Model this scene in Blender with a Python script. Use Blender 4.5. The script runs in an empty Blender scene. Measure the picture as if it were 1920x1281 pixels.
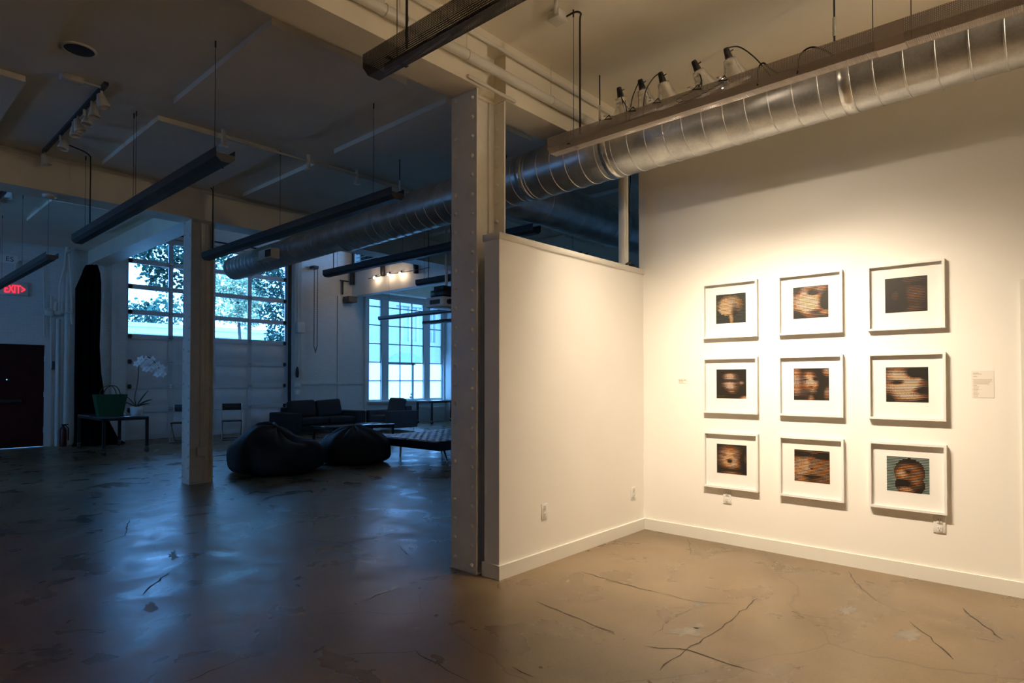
import bpy, bmesh, math, random
import numpy as np
from mathutils import Vector, Matrix
random.seed(7)
SC = bpy.context.scene
COL = SC.collection
# ------------------------------------------------------------------ camera
F, CX, CY, H = 1147.4, 960.0, 694.6, 1.40          # pixels in the 1920x1281 photograph, metres
YAW, PIT = math.radians(42.03), math.radians(0.913)
FW = Vector((math.cos(YAW)*math.cos(PIT), math.sin(YAW)*math.cos(PIT), math.sin(PIT)))
RT = Vector((math.sin(YAW), -math.cos(YAW), 0)); UP = RT.cross(FW)
CAM = Vector((0, 0, H))
cd = bpy.data.cameras.new('camera'); cam = bpy.data.objects.new('camera', cd); COL.objects.link(cam)
cd.sensor_fit = 'HORIZONTAL'; cd.sensor_width = 36.0; cd.lens = 36.0*F/1920.0
cd.shift_y = (CY-640.5)/1920.0; cd.clip_start = 0.05; cd.clip_end = 300
m = Matrix((RT, UP, -FW)).transposed().to_4x4(); m.translation = CAM; cam.matrix_world = m
SC.camera = cam
def ray(x, y): return FW + RT*((x-CX)/F) - UP*((y-CY)/F)
def on(ax, v, x, y):
    d = ray(x, y); return CAM + d*((v-CAM[ax])/d[ax])
def FL(x, y, z=0.0): return on(2, z, x, y)
def PX(v, x, y): return on(0, v, x, y)
def PY(v, x, y): return on(1, v, x, y)
# ------------------------------------------------------------------ world, exposure
SKY = (0.15, 0.44, 1.0); SKY_STRENGTH = 14.0
w = bpy.data.worlds.new('sky'); SC.world = w; w.use_nodes = True
bg = w.node_tree.nodes['Background']; bg.inputs[0].default_value = (*SKY, 1); bg.inputs[1].default_value = SKY_STRENGTH
vs = SC.view_settings
SC.display_settings.display_device = 'sRGB'
vs.view_transform = 'Standard'; vs.look = 'None'; vs.gamma = 1.0; vs.use_curve_mapping = False; vs.exposure = 0.0
SC.cycles.use_denoising = True
SC.cycles.max_bounces = 10; SC.cycles.diffuse_bounces = 6; SC.cycles.glossy_bounces = 4
SC.cycles.transmission_bounces = 6; SC.cycles.transparent_max_bounces = 16
SC.cycles.sample_clamp_indirect = 6.0; SC.cycles.caustics_reflective = False; SC.cycles.caustics_refractive = False
def portal(name, loc, rot, sx, sy):
    l = bpy.data.lights.new(name, 'AREA'); l.shape = 'RECTANGLE'; l.size = sx; l.size_y = sy
    l.cycles.is_portal = True
    o = bpy.data.objects.new(name, l); COL.objects.link(o); o.location = loc; o.rotation_euler = rot
portal('sky_portal_garage', (6.5, 16.55, 3.55), (math.radians(-90), 0, 0), 3.9, 2.4)
portal('sky_portal_window', (12.65, 16.45, 2.35), (math.radians(-90), 0, 0), 3.1, 3.2)
LAMP_COL = (1.0, 0.77, 0.50)
LW = ((9.4, 10.9), (11.6, 12.8))     # tall windows in the left wall
for k, (a, b) in enumerate(LW): portal('sky_portal_left', (-5.32, (a+b)/2, 2.2), (0, math.radians(-90), 0), 1.8, b-a)
LAMP_COL = (1.0, 0.82, 0.61); LAMP_W = 140.0; BULB_W = 12.0; BACK_FILL_W = 80.0; SIDE_FILL_W = 800.0; REAR_FILL_W = 600.0; UP_FILL_W = 130.0  # back, side, rear and up powers feed added lamps out of view
# ------------------------------------------------------------------ materials
MATS = {}
def new_mat(name):
    mt = bpy.data.materials.new(name); mt.use_nodes = True
    return mt, mt.node_tree, mt.node_tree.nodes['Principled BSDF']
def mat(name, col, rough=0.6, metal=0.0, var=0.08, scale=8.0, bump=0.0, bscale=40.0, spec=0.5, detail=5.0, coat=0.0):
    if name in MATS: return MATS[name]
    mt, nt, p = new_mat(name)
    tc = nt.nodes.new('ShaderNodeTexCoord'); n = nt.nodes.new('ShaderNodeTexNoise')
    n.inputs['Scale'].default_value = scale; n.inputs['Detail'].default_value = detail
    nt.links.new(tc.outputs['Object'], n.inputs['Vector'])
    r = nt.nodes.new('ShaderNodeValToRGB'); e = r.color_ramp.elements
    e[0].position = 0.3; e[1].position = 0.7
    e[0].color = (*[max(0, c*(1-var)) for c in col], 1); e[1].color = (*[min(1, c*(1+var)) for c in col], 1)
    nt.links.new(n.outputs['Fac'], r.inputs[0]); nt.links.new(r.outputs[0], p.inputs['Base Color'])
    p.inputs['Roughness'].default_value = rough; p.inputs['Metallic'].default_value = metal
    p.inputs['Specular IOR Level'].default_value = spec
    if coat: p.inputs['Coat Weight'].default_value = coat
    if bump:
        n2 = nt.nodes.new('ShaderNodeTexNoise'); n2.inputs['Scale'].default_value = bscale; n2.inputs['Detail'].default_value = 3
        nt.links.new(tc.outputs['Object'], n2.inputs['Vector'])
        b = nt.nodes.new('ShaderNodeBump'); b.inputs['Strength'].default_value = bump; b.inputs['Distance'].default_value = 0.01
        nt.links.new(n2.outputs['Fac'], b.inputs['Height']); nt.links.new(b.outputs[0], p.inputs['Normal'])
    MATS[name] = mt; return mt
def emit(name, col, s):
    if name in MATS: return MATS[name]
    mt, nt, p = new_mat(name)
    p.inputs['Base Color'].default_value = (*[min(1, c) for c in col], 1)
    p.inputs['Emission Color'].default_value = (*col, 1); p.inputs['Emission Strength'].default_value = s
    MATS[name] = mt; return mt
def floor_mat():
    mt, nt, p = new_mat('polished_concrete'); N = nt.nodes.new; L = nt.links.new
    tc = N('ShaderNodeTexCoord')
    def noise(s, d, dist=0.0):
        n = N('ShaderNodeTexNoise'); n.inputs['Scale'].default_value = s; n.inputs['Detail'].default_value = d
        n.inputs['Distortion'].default_value = dist; L(tc.outputs['Object'], n.inputs['Vector']); return n
    def ramp(src, a, b, ca, cb):
        r = N('ShaderNodeValToRGB'); e = r.color_ramp.elements; e[0].position = a; e[1].position = b
        e[0].color = (*ca, 1); e[1].color = (*cb, 1); L(src, r.inputs[0]); return r
    def mul(a, b, f=1.0):
        x = N('ShaderNodeMix'); x.data_type = 'RGBA'; x.blend_type = 'MULTIPLY'; x.inputs['Factor'].default_value = f
        L(a, x.inputs['A']); L(b, x.inputs['B']); return x
    n1 = noise(0.55, 7, 0.4); n2 = noise(2.6, 8, 0.6); n3 = noise(.9, 8, .5); n4 = noise(60, 2)
    c1 = ramp(n1.outputs[0], .32, .68, (.14, .098, .055), (.285, .203, .117))
    c2 = ramp(n2.outputs[0], .35, .62, (.78, .76, .72), (1, 1, 1))
    c3 = ramp(n3.outputs[0], .34, .56, (.78, .76, .73), (1, 1, 1))
    c4 = ramp(n4.outputs[0], .3, .6, (.9, .9, .9), (1, 1, 1))
    a = mul(c1.outputs[0], c2.outputs[0]); b = mul(a.outputs['Result'], c3.outputs[0], .85); c = mul(b.outputs['Result'], c4.outputs[0])
    # fine web of hairline cracks
    v = N('ShaderNodeTexVoronoi'); v.feature = 'DISTANCE_TO_EDGE'; v.inputs['Scale'].default_value = .42
    nw = noise(1.3, 4); mx = N('ShaderNodeMix'); mx.data_type = 'RGBA'; mx.blend_type = 'ADD'; mx.inputs['Factor'].default_value = .55
    L(tc.outputs['Object'], mx.inputs['A']); L(nw.outputs['Color'], mx.inputs['B']); L(mx.outputs['Result'], v.inputs['Vector'])
    cr = ramp(v.outputs['Distance'], .0, .004, (.6, .57, .53), (1, 1, 1))
    d = mul(c.outputs['Result'], cr.outputs[0], .8)
    L(d.outputs['Result'], p.inputs['Base Color'])
    rr = ramp(n2.outputs[0], .3, .7, (.22, .22, .22), (.42, .42, .42)); L(rr.outputs[0], p.inputs['Roughness'])
    p.inputs['Specular IOR Level'].default_value = .42
    bm_ = N('ShaderNodeBump'); bm_.inputs['Strength'].default_value = .06; bm_.inputs['Distance'].default_value = .02
    nb = noise(9, 6); L(nb.outputs[0], bm_.inputs['Height']); L(bm_.outputs[0], p.inputs['Normal'])
    return mt
def brick_mat():
    mt, nt, p = new_mat('painted_brick'); N = nt.nodes.new; L = nt.links.new
    tc = N('ShaderNodeTexCoord'); mp = N('ShaderNodeMapping'); mp.inputs['Rotation'].default_value = (math.radians(90), 0, 0)
    L(tc.outputs['Object'], mp.inputs['Vector'])
    b = N('ShaderNodeTexBrick'); b.inputs['Scale'].default_value = 4.0; b.inputs['Mortar Size'].default_value = .012
    b.inputs['Color1'].default_value = (.66, .65, .62, 1); b.inputs['Color2'].default_value = (.70, .69, .66, 1); b.inputs['Mortar'].default_value = (.58, .57, .55, 1)
    L(mp.outputs[0], b.inputs['Vector']); L(b.outputs['Color'], p.inputs['Base Color'])
    bu = N('ShaderNodeBump'); bu.inputs['Strength'].default_value = .35; bu.inputs['Distance'].default_value = .01; bu.invert = True
    L(b.outputs['Fac'], bu.inputs['Height']); L(bu.outputs[0], p.inputs['Normal']); p.inputs['Roughness'].default_value = .55
    return mt
def perforated_mat(name, col, rough, hole=.33):
    mt, nt, p = new_mat(name); N = nt.nodes.new; L = nt.links.new
    p.inputs['Base Color'].default_value = (*col, 1); p.inputs['Roughness'].default_value = rough; p.inputs['Metallic'].default_value = .35
    uv = N('ShaderNodeUVMap'); uv.uv_map = 'UVMap'
    sc = N('ShaderNodeVectorMath'); sc.operation = 'SCALE'; sc.inputs['Scale'].default_value = 1/0.008; L(uv.outputs[0], sc.inputs[0])
    fr = N('ShaderNodeVectorMath'); fr.operation = 'FRACTION'; L(sc.outputs[0], fr.inputs[0])
    di = N('ShaderNodeVectorMath'); di.operation = 'DISTANCE'; di.inputs[1].default_value = (.5, .5, 0); L(fr.outputs[0], di.inputs[0])
    lt = N('ShaderNodeMath'); lt.operation = 'LESS_THAN'; lt.inputs[1].default_value = hole; L(di.outputs['Value'], lt.inputs[0])
    tr = N('ShaderNodeBsdfTransparent'); mx = N('ShaderNodeMixShader')
    L(lt.outputs[0], mx.inputs[0]); L(p.outputs[0], mx.inputs[1]); L(tr.outputs[0], mx.inputs[2])
    L(mx.outputs[0], nt.nodes['Material Output'].inputs['Surface']); return mt
def glass_mat():
    mt, nt, p = new_mat('window_glass'); N = nt.nodes.new; L = nt.links.new
    tr = N('ShaderNodeBsdfTransparent'); tr.inputs[0].default_value = (.93, .96, .97, 1)
    gl = N('ShaderNodeBsdfGlossy'); gl.inputs['Roughness'].default_value = .02
    fr = N('ShaderNodeFresnel'); fr.inputs['IOR'].default_value = 1.5; mx = N('ShaderNodeMixShader')
    L(fr.outputs[0], mx.inputs[0]); L(tr.outputs[0], mx.inputs[1]); L(gl.outputs[0], mx.inputs[2])
    L(mx.outputs[0], nt.nodes['Material Output'].inputs['Surface']); return mt
def frosted_mat():
    mt, nt, p = new_mat('frosted_film'); N = nt.nodes.new; L = nt.links.new
    tl = N('ShaderNodeBsdfTranslucent'); tl.inputs[0].default_value = (1, 1, 1, 1)
    df = N('ShaderNodeBsdfDiffuse'); df.inputs[0].default_value = (.9, .9, .9, 1); mx = N('ShaderNodeMixShader'); mx.inputs[0].default_value = .05
    L(tl.outputs[0], mx.inputs[1]); L(df.outputs[0], mx.inputs[2]); L(mx.outputs[0], nt.nodes['Material Output'].inputs['Surface']); return mt
def print_mat():
    mt, nt, p = new_mat('paper_print'); a = nt.nodes.new('ShaderNodeVertexColor'); a.layer_name = 'ink'
    nt.links.new(a.outputs['Color'], p.inputs['Base Color']); p.inputs['Roughness'].default_value = .45; return mt
def galv_mat():
    mt, nt, p = new_mat('galvanised_steel'); N = nt.nodes.new; L = nt.links.new
    tc = N('ShaderNodeTexCoord'); n = N('ShaderNodeTexNoise'); n.inputs['Scale'].default_value = 6; n.inputs['Detail'].default_value = 8
    v = N('ShaderNodeTexVoronoi'); v.inputs['Scale'].default_value = 80
    L(tc.outputs['Object'], n.inputs['Vector']); L(tc.outputs['Object'], v.inputs['Vector'])
    mx = N('ShaderNodeMix'); mx.data_type = 'RGBA'; mx.inputs['Factor'].default_value = .1; L(n.outputs['Color'], mx.inputs['A']); L(v.outputs['Color'], mx.inputs['B'])
    bw = N('ShaderNodeRGBToBW'); L(mx.outputs['Result'], bw.inputs[0])
    r = N('ShaderNodeValToRGB'); e = r.color_ramp.elements; e[0].position = .35; e[1].position = .65
    e[0].color = (.40, .40, .39, 1); e[1].color = (.64, .64, .62, 1); L(bw.outputs[0], r.inputs[0]); L(r.outputs[0], p.inputs['Base Color'])
    r2 = N('ShaderNodeValToRGB'); e = r2.color_ramp.elements; e[0].position = .3; e[1].position = .7
    e[0].color = (.28, .28, .28, 1); e[1].color = (.46, .46, .46, 1); L(n.outputs['Fac'], r2.inputs[0]); L(r2.outputs[0], p.inputs['Roughness'])
    p.inputs['Metallic'].default_value = .85
    b = N('ShaderNodeBump'); b.inputs['Strength'].default_value = .05; L(n.outputs['Fac'], b.inputs['Height']); L(b.outputs[0], p.inputs['Normal'])
    return mt
M_FLOOR = floor_mat(); M_BRICK = brick_mat(); M_GALV = galv_mat(); M_GLASS = glass_mat(); M_FROST = frosted_mat(); M_PRINT = print_mat()
M_PERF = perforated_mat('perforated_steel', (.36, .31, .27), .5, .24)
M_PERF_D = perforated_mat('perforated_dark_steel', (.05, .045, .04), .5, .22)
M_WALL = mat('gallery_wall_paint', (.89, .87, .82), .55, var=.015, scale=2, bump=.04, bscale=120)
M_TRIM = mat('trim_paint', (.80, .785, .73), .42, var=.02, scale=3)
M_BEAM = mat('beam_paint', (.77, .71, .58), .5, var=.06, scale=2.5, bump=.05, bscale=30)
M_CEIL = mat('ceiling_paint', (.84, .78, .65), .7, var=.06, scale=1.2, bump=.05, bscale=25)
M_STEEL = mat('painted_steel', (.74, .71, .65), .42, var=.07, scale=6, bump=.12, bscale=35)
M_HALL = mat('hall_wall_paint', (.66, .65, .62), .6, var=.06, scale=2.5, bump=.08, bscale=20)
M_PIPE = mat('pipe_paint', (.66, .63, .56), .4, var=.06, scale=5)
M_BLACK = mat('black_rubber', (.012, .012, .012), .45, var=.2)
M_DARK = mat('dark_steel', (.035, .035, .037), .42, metal=.5, var=.15, scale=12)
M_DSTEEL2 = mat('tray_grey_steel', (.05, .05, .053), .5, metal=.1, var=.1)
M_CHROME = mat('chrome', (.72, .72, .72), .14, metal=1, var=.05)
M_ALU = mat('spun_aluminium', (.80, .80, .79), .2, metal=1, var=.12, scale=14)
M_GDOOR = mat('garage_door_steel', (.60, .62, .64), .5, var=.05, scale=2)
M_GPANEL = mat('garage_panel_steel', (.72, .73, .75), .5, var=.05, scale=3)
M_PLAST = mat('white_plastic', (.80, .79, .75), .35, var=.02)
M_SLOT = mat('slot_dark', (.05, .045, .04), .6)
M_CHAR = mat('charcoal_fabric', (.030, .029, .031), .9, var=.25, scale=60, bump=.2, bscale=300)
M_GREYF = mat('grey_fabric', (.085, .082, .09), .9, var=.2, scale=60, bump=.2, bscale=300)
M_BEAN = mat('black_bean_bag_cloth', (.012, .012, .016), .75, var=.3, scale=9, bump=.25, bscale=25)
M_LEATH = mat('black_leather', (.016, .016, .018), .3, var=.2, scale=20, bump=.1, bscale=80)
M_CURT = mat('black_velvet', (.003, .003, .003), .95, var=.2, spec=.05)
M_REDDOOR = mat('dark_red_door_paint', (.05, .008, .008), .6, var=.1, spec=.15)
M_GREEN = mat('green_felt', (.012, .075, .028), .8, var=.15, scale=30)
M_LEAF = mat('orchid_leaf', (.02, .06, .025), .4, var=.2)
M_PETAL = mat('white_petal', (.9, .9, .92), .5, var=.05)
M_CERAM = mat('white_ceramic', (.62, .6, .6), .3, var=.04)
M_BLIND = mat('window_blind', (.30, .33, .34), .6, var=.1)
M_OUT = mat('outdoor_render', (.6, .6, .6), .8, var=.05)
M_OBRICK = mat('outdoor_brick', (.30, .29, .29), .85, var=.12, scale=6, bump=.3, bscale=14)
M_GROUND = mat('outdoor_paving', (.55, .55, .55), .9, var=.1)
M_FOL = mat('foliage_dark', (.035, .11, .075), .6, var=.4, scale=3)
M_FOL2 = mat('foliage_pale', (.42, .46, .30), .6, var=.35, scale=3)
M_BARK = mat('bark', (.08, .06, .05), .9, var=.3)
M_WOODR = mat('red_enamel', (.10, .012, .01), .4)
M_CRACK = mat('crack_dirt', (.045, .038, .03), .9, var=.3, scale=20)
M_STAIN = mat('floor_stain', (.17, .145, .115), .5, var=.3, scale=12)
M_MAT = mat('mat_board', (.83, .82, .79), .8, var=.01)
M_FRAME = mat('white_frame_lacquer', (.83, .82, .79), .4, var=.01)
M_LABEL = mat('label_card', (.80, .77, .71), .7, var=.01)
M_INK = mat('grey_ink', (.55, .49, .42), .8)
M_INK2 = mat('brown_ink', (.50, .34, .22), .8)
M_BULB = emit('lit_bulb', (1.0, .72, .42), 25.0)
M_TRACKB = emit('lit_track_bulb', (1.0, .72, .46), 60.0)
M_RED = emit('exit_red_led', (1.0, .03, .06), 1.6)
M_BLUEGLOW = emit('blue_glow', (.2, .6, 1.0), 1.5)
M_SILVER = mat('silver_tape', (.7, .69, .66), .25, metal=.9, var=.15, scale=25)
# ------------------------------------------------------------------ mesh building
class MB:
    def __init__(s): s.v = []; s.f = []; s.uv = None; s.smooth = set()
    def add(s, vs, fs, smooth=False):
        o = len(s.v); s.v += [tuple(q) for q in vs]
        for q in fs:
            if smooth: s.smooth.add(len(s.f))
            s.f.append(tuple(i+o for i in q))
        return s
    def box(s, x0, x1, y0, y1, z0, z1):
        x0, x1 = sorted((x0, x1)); y0, y1 = sorted((y0, y1)); z0, z1 = sorted((z0, z1))
        return s.add([(x0,y0,z0),(x1,y0,z0),(x1,y1,z0),(x0,y1,z0),(x0,y0,z1),(x1,y0,z1),(x1,y1,z1),(x0,y1,z1)],
              [(3,2,1,0),(4,5,6,7),(0,1,5,4),(1,2,6,5),(2,3,7,6),(3,0,4,7)])
    def bar(s, a, b, wd, ht):            # box along a->b
        a, b = Vector(a), Vector(b); d = (b-a).normalized(); u = Vector((0,0,1)) if abs(d.z) < .95 else Vector((1,0,0))
        r = d.cross(u).normalized(); u = r.cross(d)
        vs = [p + r*(i*wd/2) + u*(j*ht/2) for p in (a, b) for i, j in ((-1,-1),(1,-1),(1,1),(-1,1))]
        return s.add(vs, [(3,2,1,0),(4,5,6,7),(0,1,5,4),(1,2,6,5),(2,3,7,6),(3,0,4,7)])
    def rbox(s, x0, x1, y0, y1, z0, z1, r=.02, seg=3):
        bm = bmesh.new(); bmesh.ops.create_cube(bm, size=1)
        for q in bm.verts: q.co = Vector(((x0+x1)/2+q.co.x*(x1-x0), (y0+y1)/2+q.co.y*(y1-y0), (z0+z1)/2+q.co.z*(z1-z0)))
        bmesh.ops.bevel(bm, geom=list(bm.edges), offset=r, segments=seg, affect='EDGES', profile=.5)
        bm.verts.index_update(); s.add([q.co for q in bm.verts], [[q.index for q in f.verts] for f in bm.faces], True); bm.free(); return s
    def tube(s, pts, r, n=8, caps=True):
        pts = [Vector(p) for p in pts]; rs = r if isinstance(r, (list, tuple)) else [r]*len(pts)
        vs, fs = [], []; prev = None
        for i, p in enumerate(pts):
            t = (pts[min(i+1, len(pts)-1)] - pts[max(i-1, 0)]).normalized()
            if prev is None:
                a = Vector((0,0,1)) if abs(t.z) < .9 else Vector((1,0,0)); u = t.cross(a).normalized()
            else: u = (prev - t*prev.dot(t)).normalized()
            prev = u; q = t.cross(u)
            vs += [p + (u*math.cos(2*math.pi*k/n) + q*math.sin(2*math.pi*k/n))*rs[i] for k in range(n)]
        for i in range(len(pts)-1):
            for k in range(n):
                fs.append((i*n+k, i*n+(k+1) % n, (i+1)*n+(k+1) % n, (i+1)*n+k))
        s.add(vs, fs, True)
        if caps: s.add(vs[:n], [tuple(range(n))][::-1]); s.add(vs[-n:], [tuple(range(n))])
        return s
    def lathe(s, prof, c=(0,0,0), ax=(0,0,1), n=24, caps=False):   # prof: (r, h) along ax
        c, ax = Vector(c), Vector(ax).normalized(); a = Vector((0,0,1)) if abs(ax.z) < .9 else Vector((1,0,0))
        u = ax.cross(a).normalized(); q = ax.cross(u); vs, fs = [], []
        for r, h in prof: vs += [c + ax*h + (u*math.cos(2*math.pi*k/n)+q*math.sin(2*math.pi*k/n))*r for k in range(n)]
        for i in range(len(prof)-1):
            for k in range(n): fs.append((i*n+k, i*n+(k+1) % n, (i+1)*n+(k+1) % n, (i+1)*n+k))
        s.add(vs, fs, True)
        if caps: s.add(vs[:n], [tuple(range(n))]); s.add(vs[-n:], [tuple(range(n))])
        return s
    def ball(s, c, r, nu=12, nv=8, sc=(1,1,1)):
        prof = [(math.sin(math.pi*j/nv), -math.cos(math.pi*j/nv)) for j in range(nv+1)]
        vs, fs = [], []
        for a, b in prof: vs += [(c[0]+r*sc[0]*a*math.cos(2*math.pi*k/nu), c[1]+r*sc[1]*a*math.sin(2*math.pi*k/nu), c[2]+r*sc[2]*b) for k in range(nu)]
        for i in range(nv):
            for k in range(nu): fs.append((i*nu+k, i*nu+(k+1) % nu, (i+1)*nu+(k+1) % nu, (i+1)*nu+k))
        return s.add(vs, fs, True)
    def mesh(s, name, mt, off=None):
        me = bpy.data.meshes.new(name); vs = s.v if off is None else [tuple(off @ Vector(q)) for q in s.v]
        me.from_pydata(vs, [], s.f)
        for i in s.smooth: me.polygons[i].use_smooth = True
        me.materials.append(mt); me.update(); return me
def link(name, me, parent=None):
    o = bpy.data.objects.new(name, me); COL.objects.link(o)
    if parent: o.parent = parent
    return o
def tag(o, label=None, cat=None, group=None, kind=None):
    if label: o['label'] = label
    if cat: o['category'] = cat
    if group: o['group'] = group
    if kind: o['kind'] = kind
    return o
INV = {}
def thing(name, label, cat, loc=(0,0,0), rz=0.0, group=None, kind=None):
    o = bpy.data.objects.new(name, None); COL.objects.link(o); o.location = loc; o.rotation_euler = (0,0,rz)
    o.empty_display_size = .1
    INV[o.name] = (Matrix.Translation(Vector(loc)) @ Matrix.Rotation(rz, 4, 'Z')).inverted()
    return tag(o, label, cat, group, kind)
def part(t, name, mb, mt, local=False, under=None, label=None, kind=None):   # mb in world coordinates unless local
    me = mb.mesh(name, mt, None if local else INV[t.name]); o = link(name, me, under or t)
    if label: o['label'] = label
    if kind: o['kind'] = kind
    return o
def piece(t, name, me, loc, rot=None, under=None):           # shared mesh, local location
    o = link(name, me, under or t); o.location = loc
    if rot: o.rotation_euler = rot
    return o
def one(name, label, cat, mb, mt, loc=None, group=None, kind=None):
    xs = np.array(mb.v)
    if loc is None: loc = ((xs[:,0].min()+xs[:,0].max())/2, (xs[:,1].min()+xs[:,1].max())/2, xs[:,2].min())
    me = mb.mesh(name, mt, Matrix.Translation(-Vector(loc))); o = link(name, me); o.location = loc
    return tag(o, label, cat, group, kind)
def struct(name, mb, mt, label=None): return one(name, label, None, mb, mt, (0,0,0), None, 'structure')
def copy_tree(o, loc, rz=None, label=None):
    c = o.copy(); COL.objects.link(c); c.location = loc
    if rz is not None: c.rotation_euler = (0,0,rz)
    if label: c['label'] = label
    def kids(a, b):
        for ch in [x for x in a.children]:
            d = ch.copy(); COL.objects.link(d); d.parent = b; kids(ch, d)
    kids(o, c); return c
def smooth(pts, n=6):                       # Catmull-Rom through the points
    P = [Vector(p) for p in pts]; P = [P[0]*2-P[1]] + P + [P[-1]*2-P[-2]]; out = []
    for i in range(1, len(P)-2):
        a, b, c, d = P[i-1:i+3]
        for k in range(n):
            t = k/n; out.append(.5*((2*b)+(c-a)*t+(2*a-5*b+4*c-d)*t*t+(3*b-a-3*c+d)*t**3))
    return out + [P[-2]]
def text_mesh(s, size, extrude=.002):
    cu = bpy.data.curves.new('t', 'FONT'); cu.body = s; cu.size = size; cu.extrude = extrude; cu.align_x = 'CENTER'; cu.align_y = 'CENTER'
    o = bpy.data.objects.new('t', cu); COL.objects.link(o); dg = bpy.context.evaluated_depsgraph_get()
    me = bpy.data.meshes.new_from_object(o.evaluated_get(dg)); bpy.data.objects.remove(o); return me
def holes(mb, x0, x1, z0, z1, hs, y0, y1):    # wall slab in X-Z with rectangular openings
    xs = sorted({x0, x1, *[q for h in hs for q in h[:2]]}); zs = sorted({z0, z1, *[q for h in hs for q in h[2:]]})
    for a, b in zip(xs, xs[1:]):
        for c, d in zip(zs, zs[1:]):
            if not any(h[0] <= (a+b)/2 <= h[1] and h[2] <= (c+d)/2 <= h[3] for h in hs): mb.box(a, b, y0, y1, c, d)
    return mb
# ------------------------------------------------------------------ structure
XW, YP, ZC = 5.14, 2.955, 3.97
XL, YB, XR, YF = -5.0, -4.5, 14.26, 16.0
struct('floor', MB().box(XL-.3, XR+.3, YB-.3, YF+.4, -.2, 0), M_FLOOR, 'polished grey brown concrete floor with cracks and stains')
floor_o = bpy.data.objects['floor']
ceil = struct('ceiling', MB().box(XL-.3, XR+.3, YB-.3, 9.0, ZC, ZC+.2), M_CEIL, 'dim off white plaster ceiling')
MBc = MB().box(XL-.3, 3.9, 9.0, YF+.3, 4.25, 4.4); struct('ceiling', MBc, M_CEIL, 'far left bay ceiling beyond the beam')
struct('ceiling', MB().box(3.7, 10.7, 9.0, YF+.3, 5.8, 5.95), M_CEIL, 'tall bay ceiling above the garage door')
struct('ceiling', MB().box(10.75, XR+.3, 9.0, YF+.3, 4.45, 4.6), M_CEIL, 'ceiling of the window alcove')
wl = MB()
for a, b in zip([YB-.3]+[q[1] for q in LW], [q[0] for q in LW]+[YF+.3]): wl.box(XL-.3, XL, a, b, 0, 4.4)
for a, b in LW: wl.box(XL-.3, XL, a, b, 0, 1.3).box(XL-.3, XL, a, b, 3.1, 4.4)
struct('wall_left', wl, M_HALL, 'left side wall of the hall')
struct('wall_back', MB().box(XL-.3, XW+.4, YB-.3, YB, 0, ZC), M_WALL, 'wall behind the camera')
struct('wall_right', MB().box(XW, XW+.14, YB, 3.0, 0, ZC), M_WALL, 'white gallery wall carrying nine framed pictures')
struct('wall_rear', MB().box(XW+.14, XR+.3, 2.7, 2.84, 0, ZC), M_HALL, 'hall wall hidden behind the gallery wall')
struct('wall_side', MB().box(XR, XR+.3, 2.84, YF+.3, 0, 4.6), M_HALL, 'blue lit side wall right of the tall window')
DOOR = (2.05, 2.995, 0, 2.14); GAR = (4.5, 8.56, 0, 4.82); WIN = (11.1, 14.2, .74, 3.98)
far = struct('wall_far', holes(MB(), XL, XR+.3, 0, 5.95, [DOOR, GAR, WIN], YF, YF+.3), M_BRICK, 'painted brick end wall of the hall')
struct('wall_upper', MB().box(3.75, 10.7, 8.86, 9.0, 3.8, 5.95), M_HALL, 'upper wall over the second beam')
struct('wall_header', MB().box(10.5, 10.75, 9.0, 14.05, 3.93, 5.95).box(10.5, 10.75, 15.9, 16.0, 3.93, 5.95).box(10.5, 10.75, 14.05, 15.9, 3.93, 4.72).box(10.5, 10.75, 14.05, 15.9, 5.75, 5.95), M_HALL, 'white header wall above the alcove opening')
struct('beam', MB().box(3.74, 4.1, 9.0, YF, 3.95, 4.3).box(3.74, 3.9, 9.0, YF, 4.25, 5.95), M_BEAM, 'long beam running to the end wall')
struct('beam', MB().box(10.75, XR, 15.2, 15.5, 4.05, 4.45), M_BEAM, 'dropped beam in front of the tall window')
struct('beam', MB().box(XL, XR, 8.62, 9.0, 3.565, ZC), M_BEAM, 'broad beam over the far column')
# near beam with a slot where the steel column runs up into it
struct('beam', MB().box(XL, XW+.2, 3.25, 3.41, 3.53, ZC).box(XL, 3.2, 3.13, 3.25, 3.53, ZC).box(3.4, XW+.2, 3.13, 3.25, 3.53, ZC).box(3.2, 3.4, 3.13, 3.25, 3.88, ZC)
       .box(XW+.2, XR, 3.13, 3.41, 3.53, ZC), M_BEAM, 'broad cream beam over the near column')
# partition
PX0, PX1 = 3.144, XW
struct('wall_partition', MB().box(PX0, PX1, YP, 3.1, 0, 2.40), M_WALL, 'low white partition wall beside the column')
struct('trim_1', MB().rbox(PX0-.012, PX1+.01, YP-.014, 3.114, 2.40, 2.448, .004, 1), M_TRIM, 'white cap board along the partition top')
struct('baseboard_partition', MB().box(PX0-.018, PX1, YP-.018, YP, 0, .1).box(PX0-.018, PX0, YP, 3.11, 0, .1), M_TRIM, 'white baseboard round the partition foot')
struct('baseboard_right', MB().box(XW-.018, XW, YB, YP-.018, 0, .1), M_TRIM, 'white baseboard along the gallery wall')
struct('trim_2', MB().box(XW-.022, XW, .09, .203, .1, 2.05).box(XW-.022, XW, -1.0, .09, 1.95, 2.05), M_TRIM, 'white door casing at the edge of the gallery wall')
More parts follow.
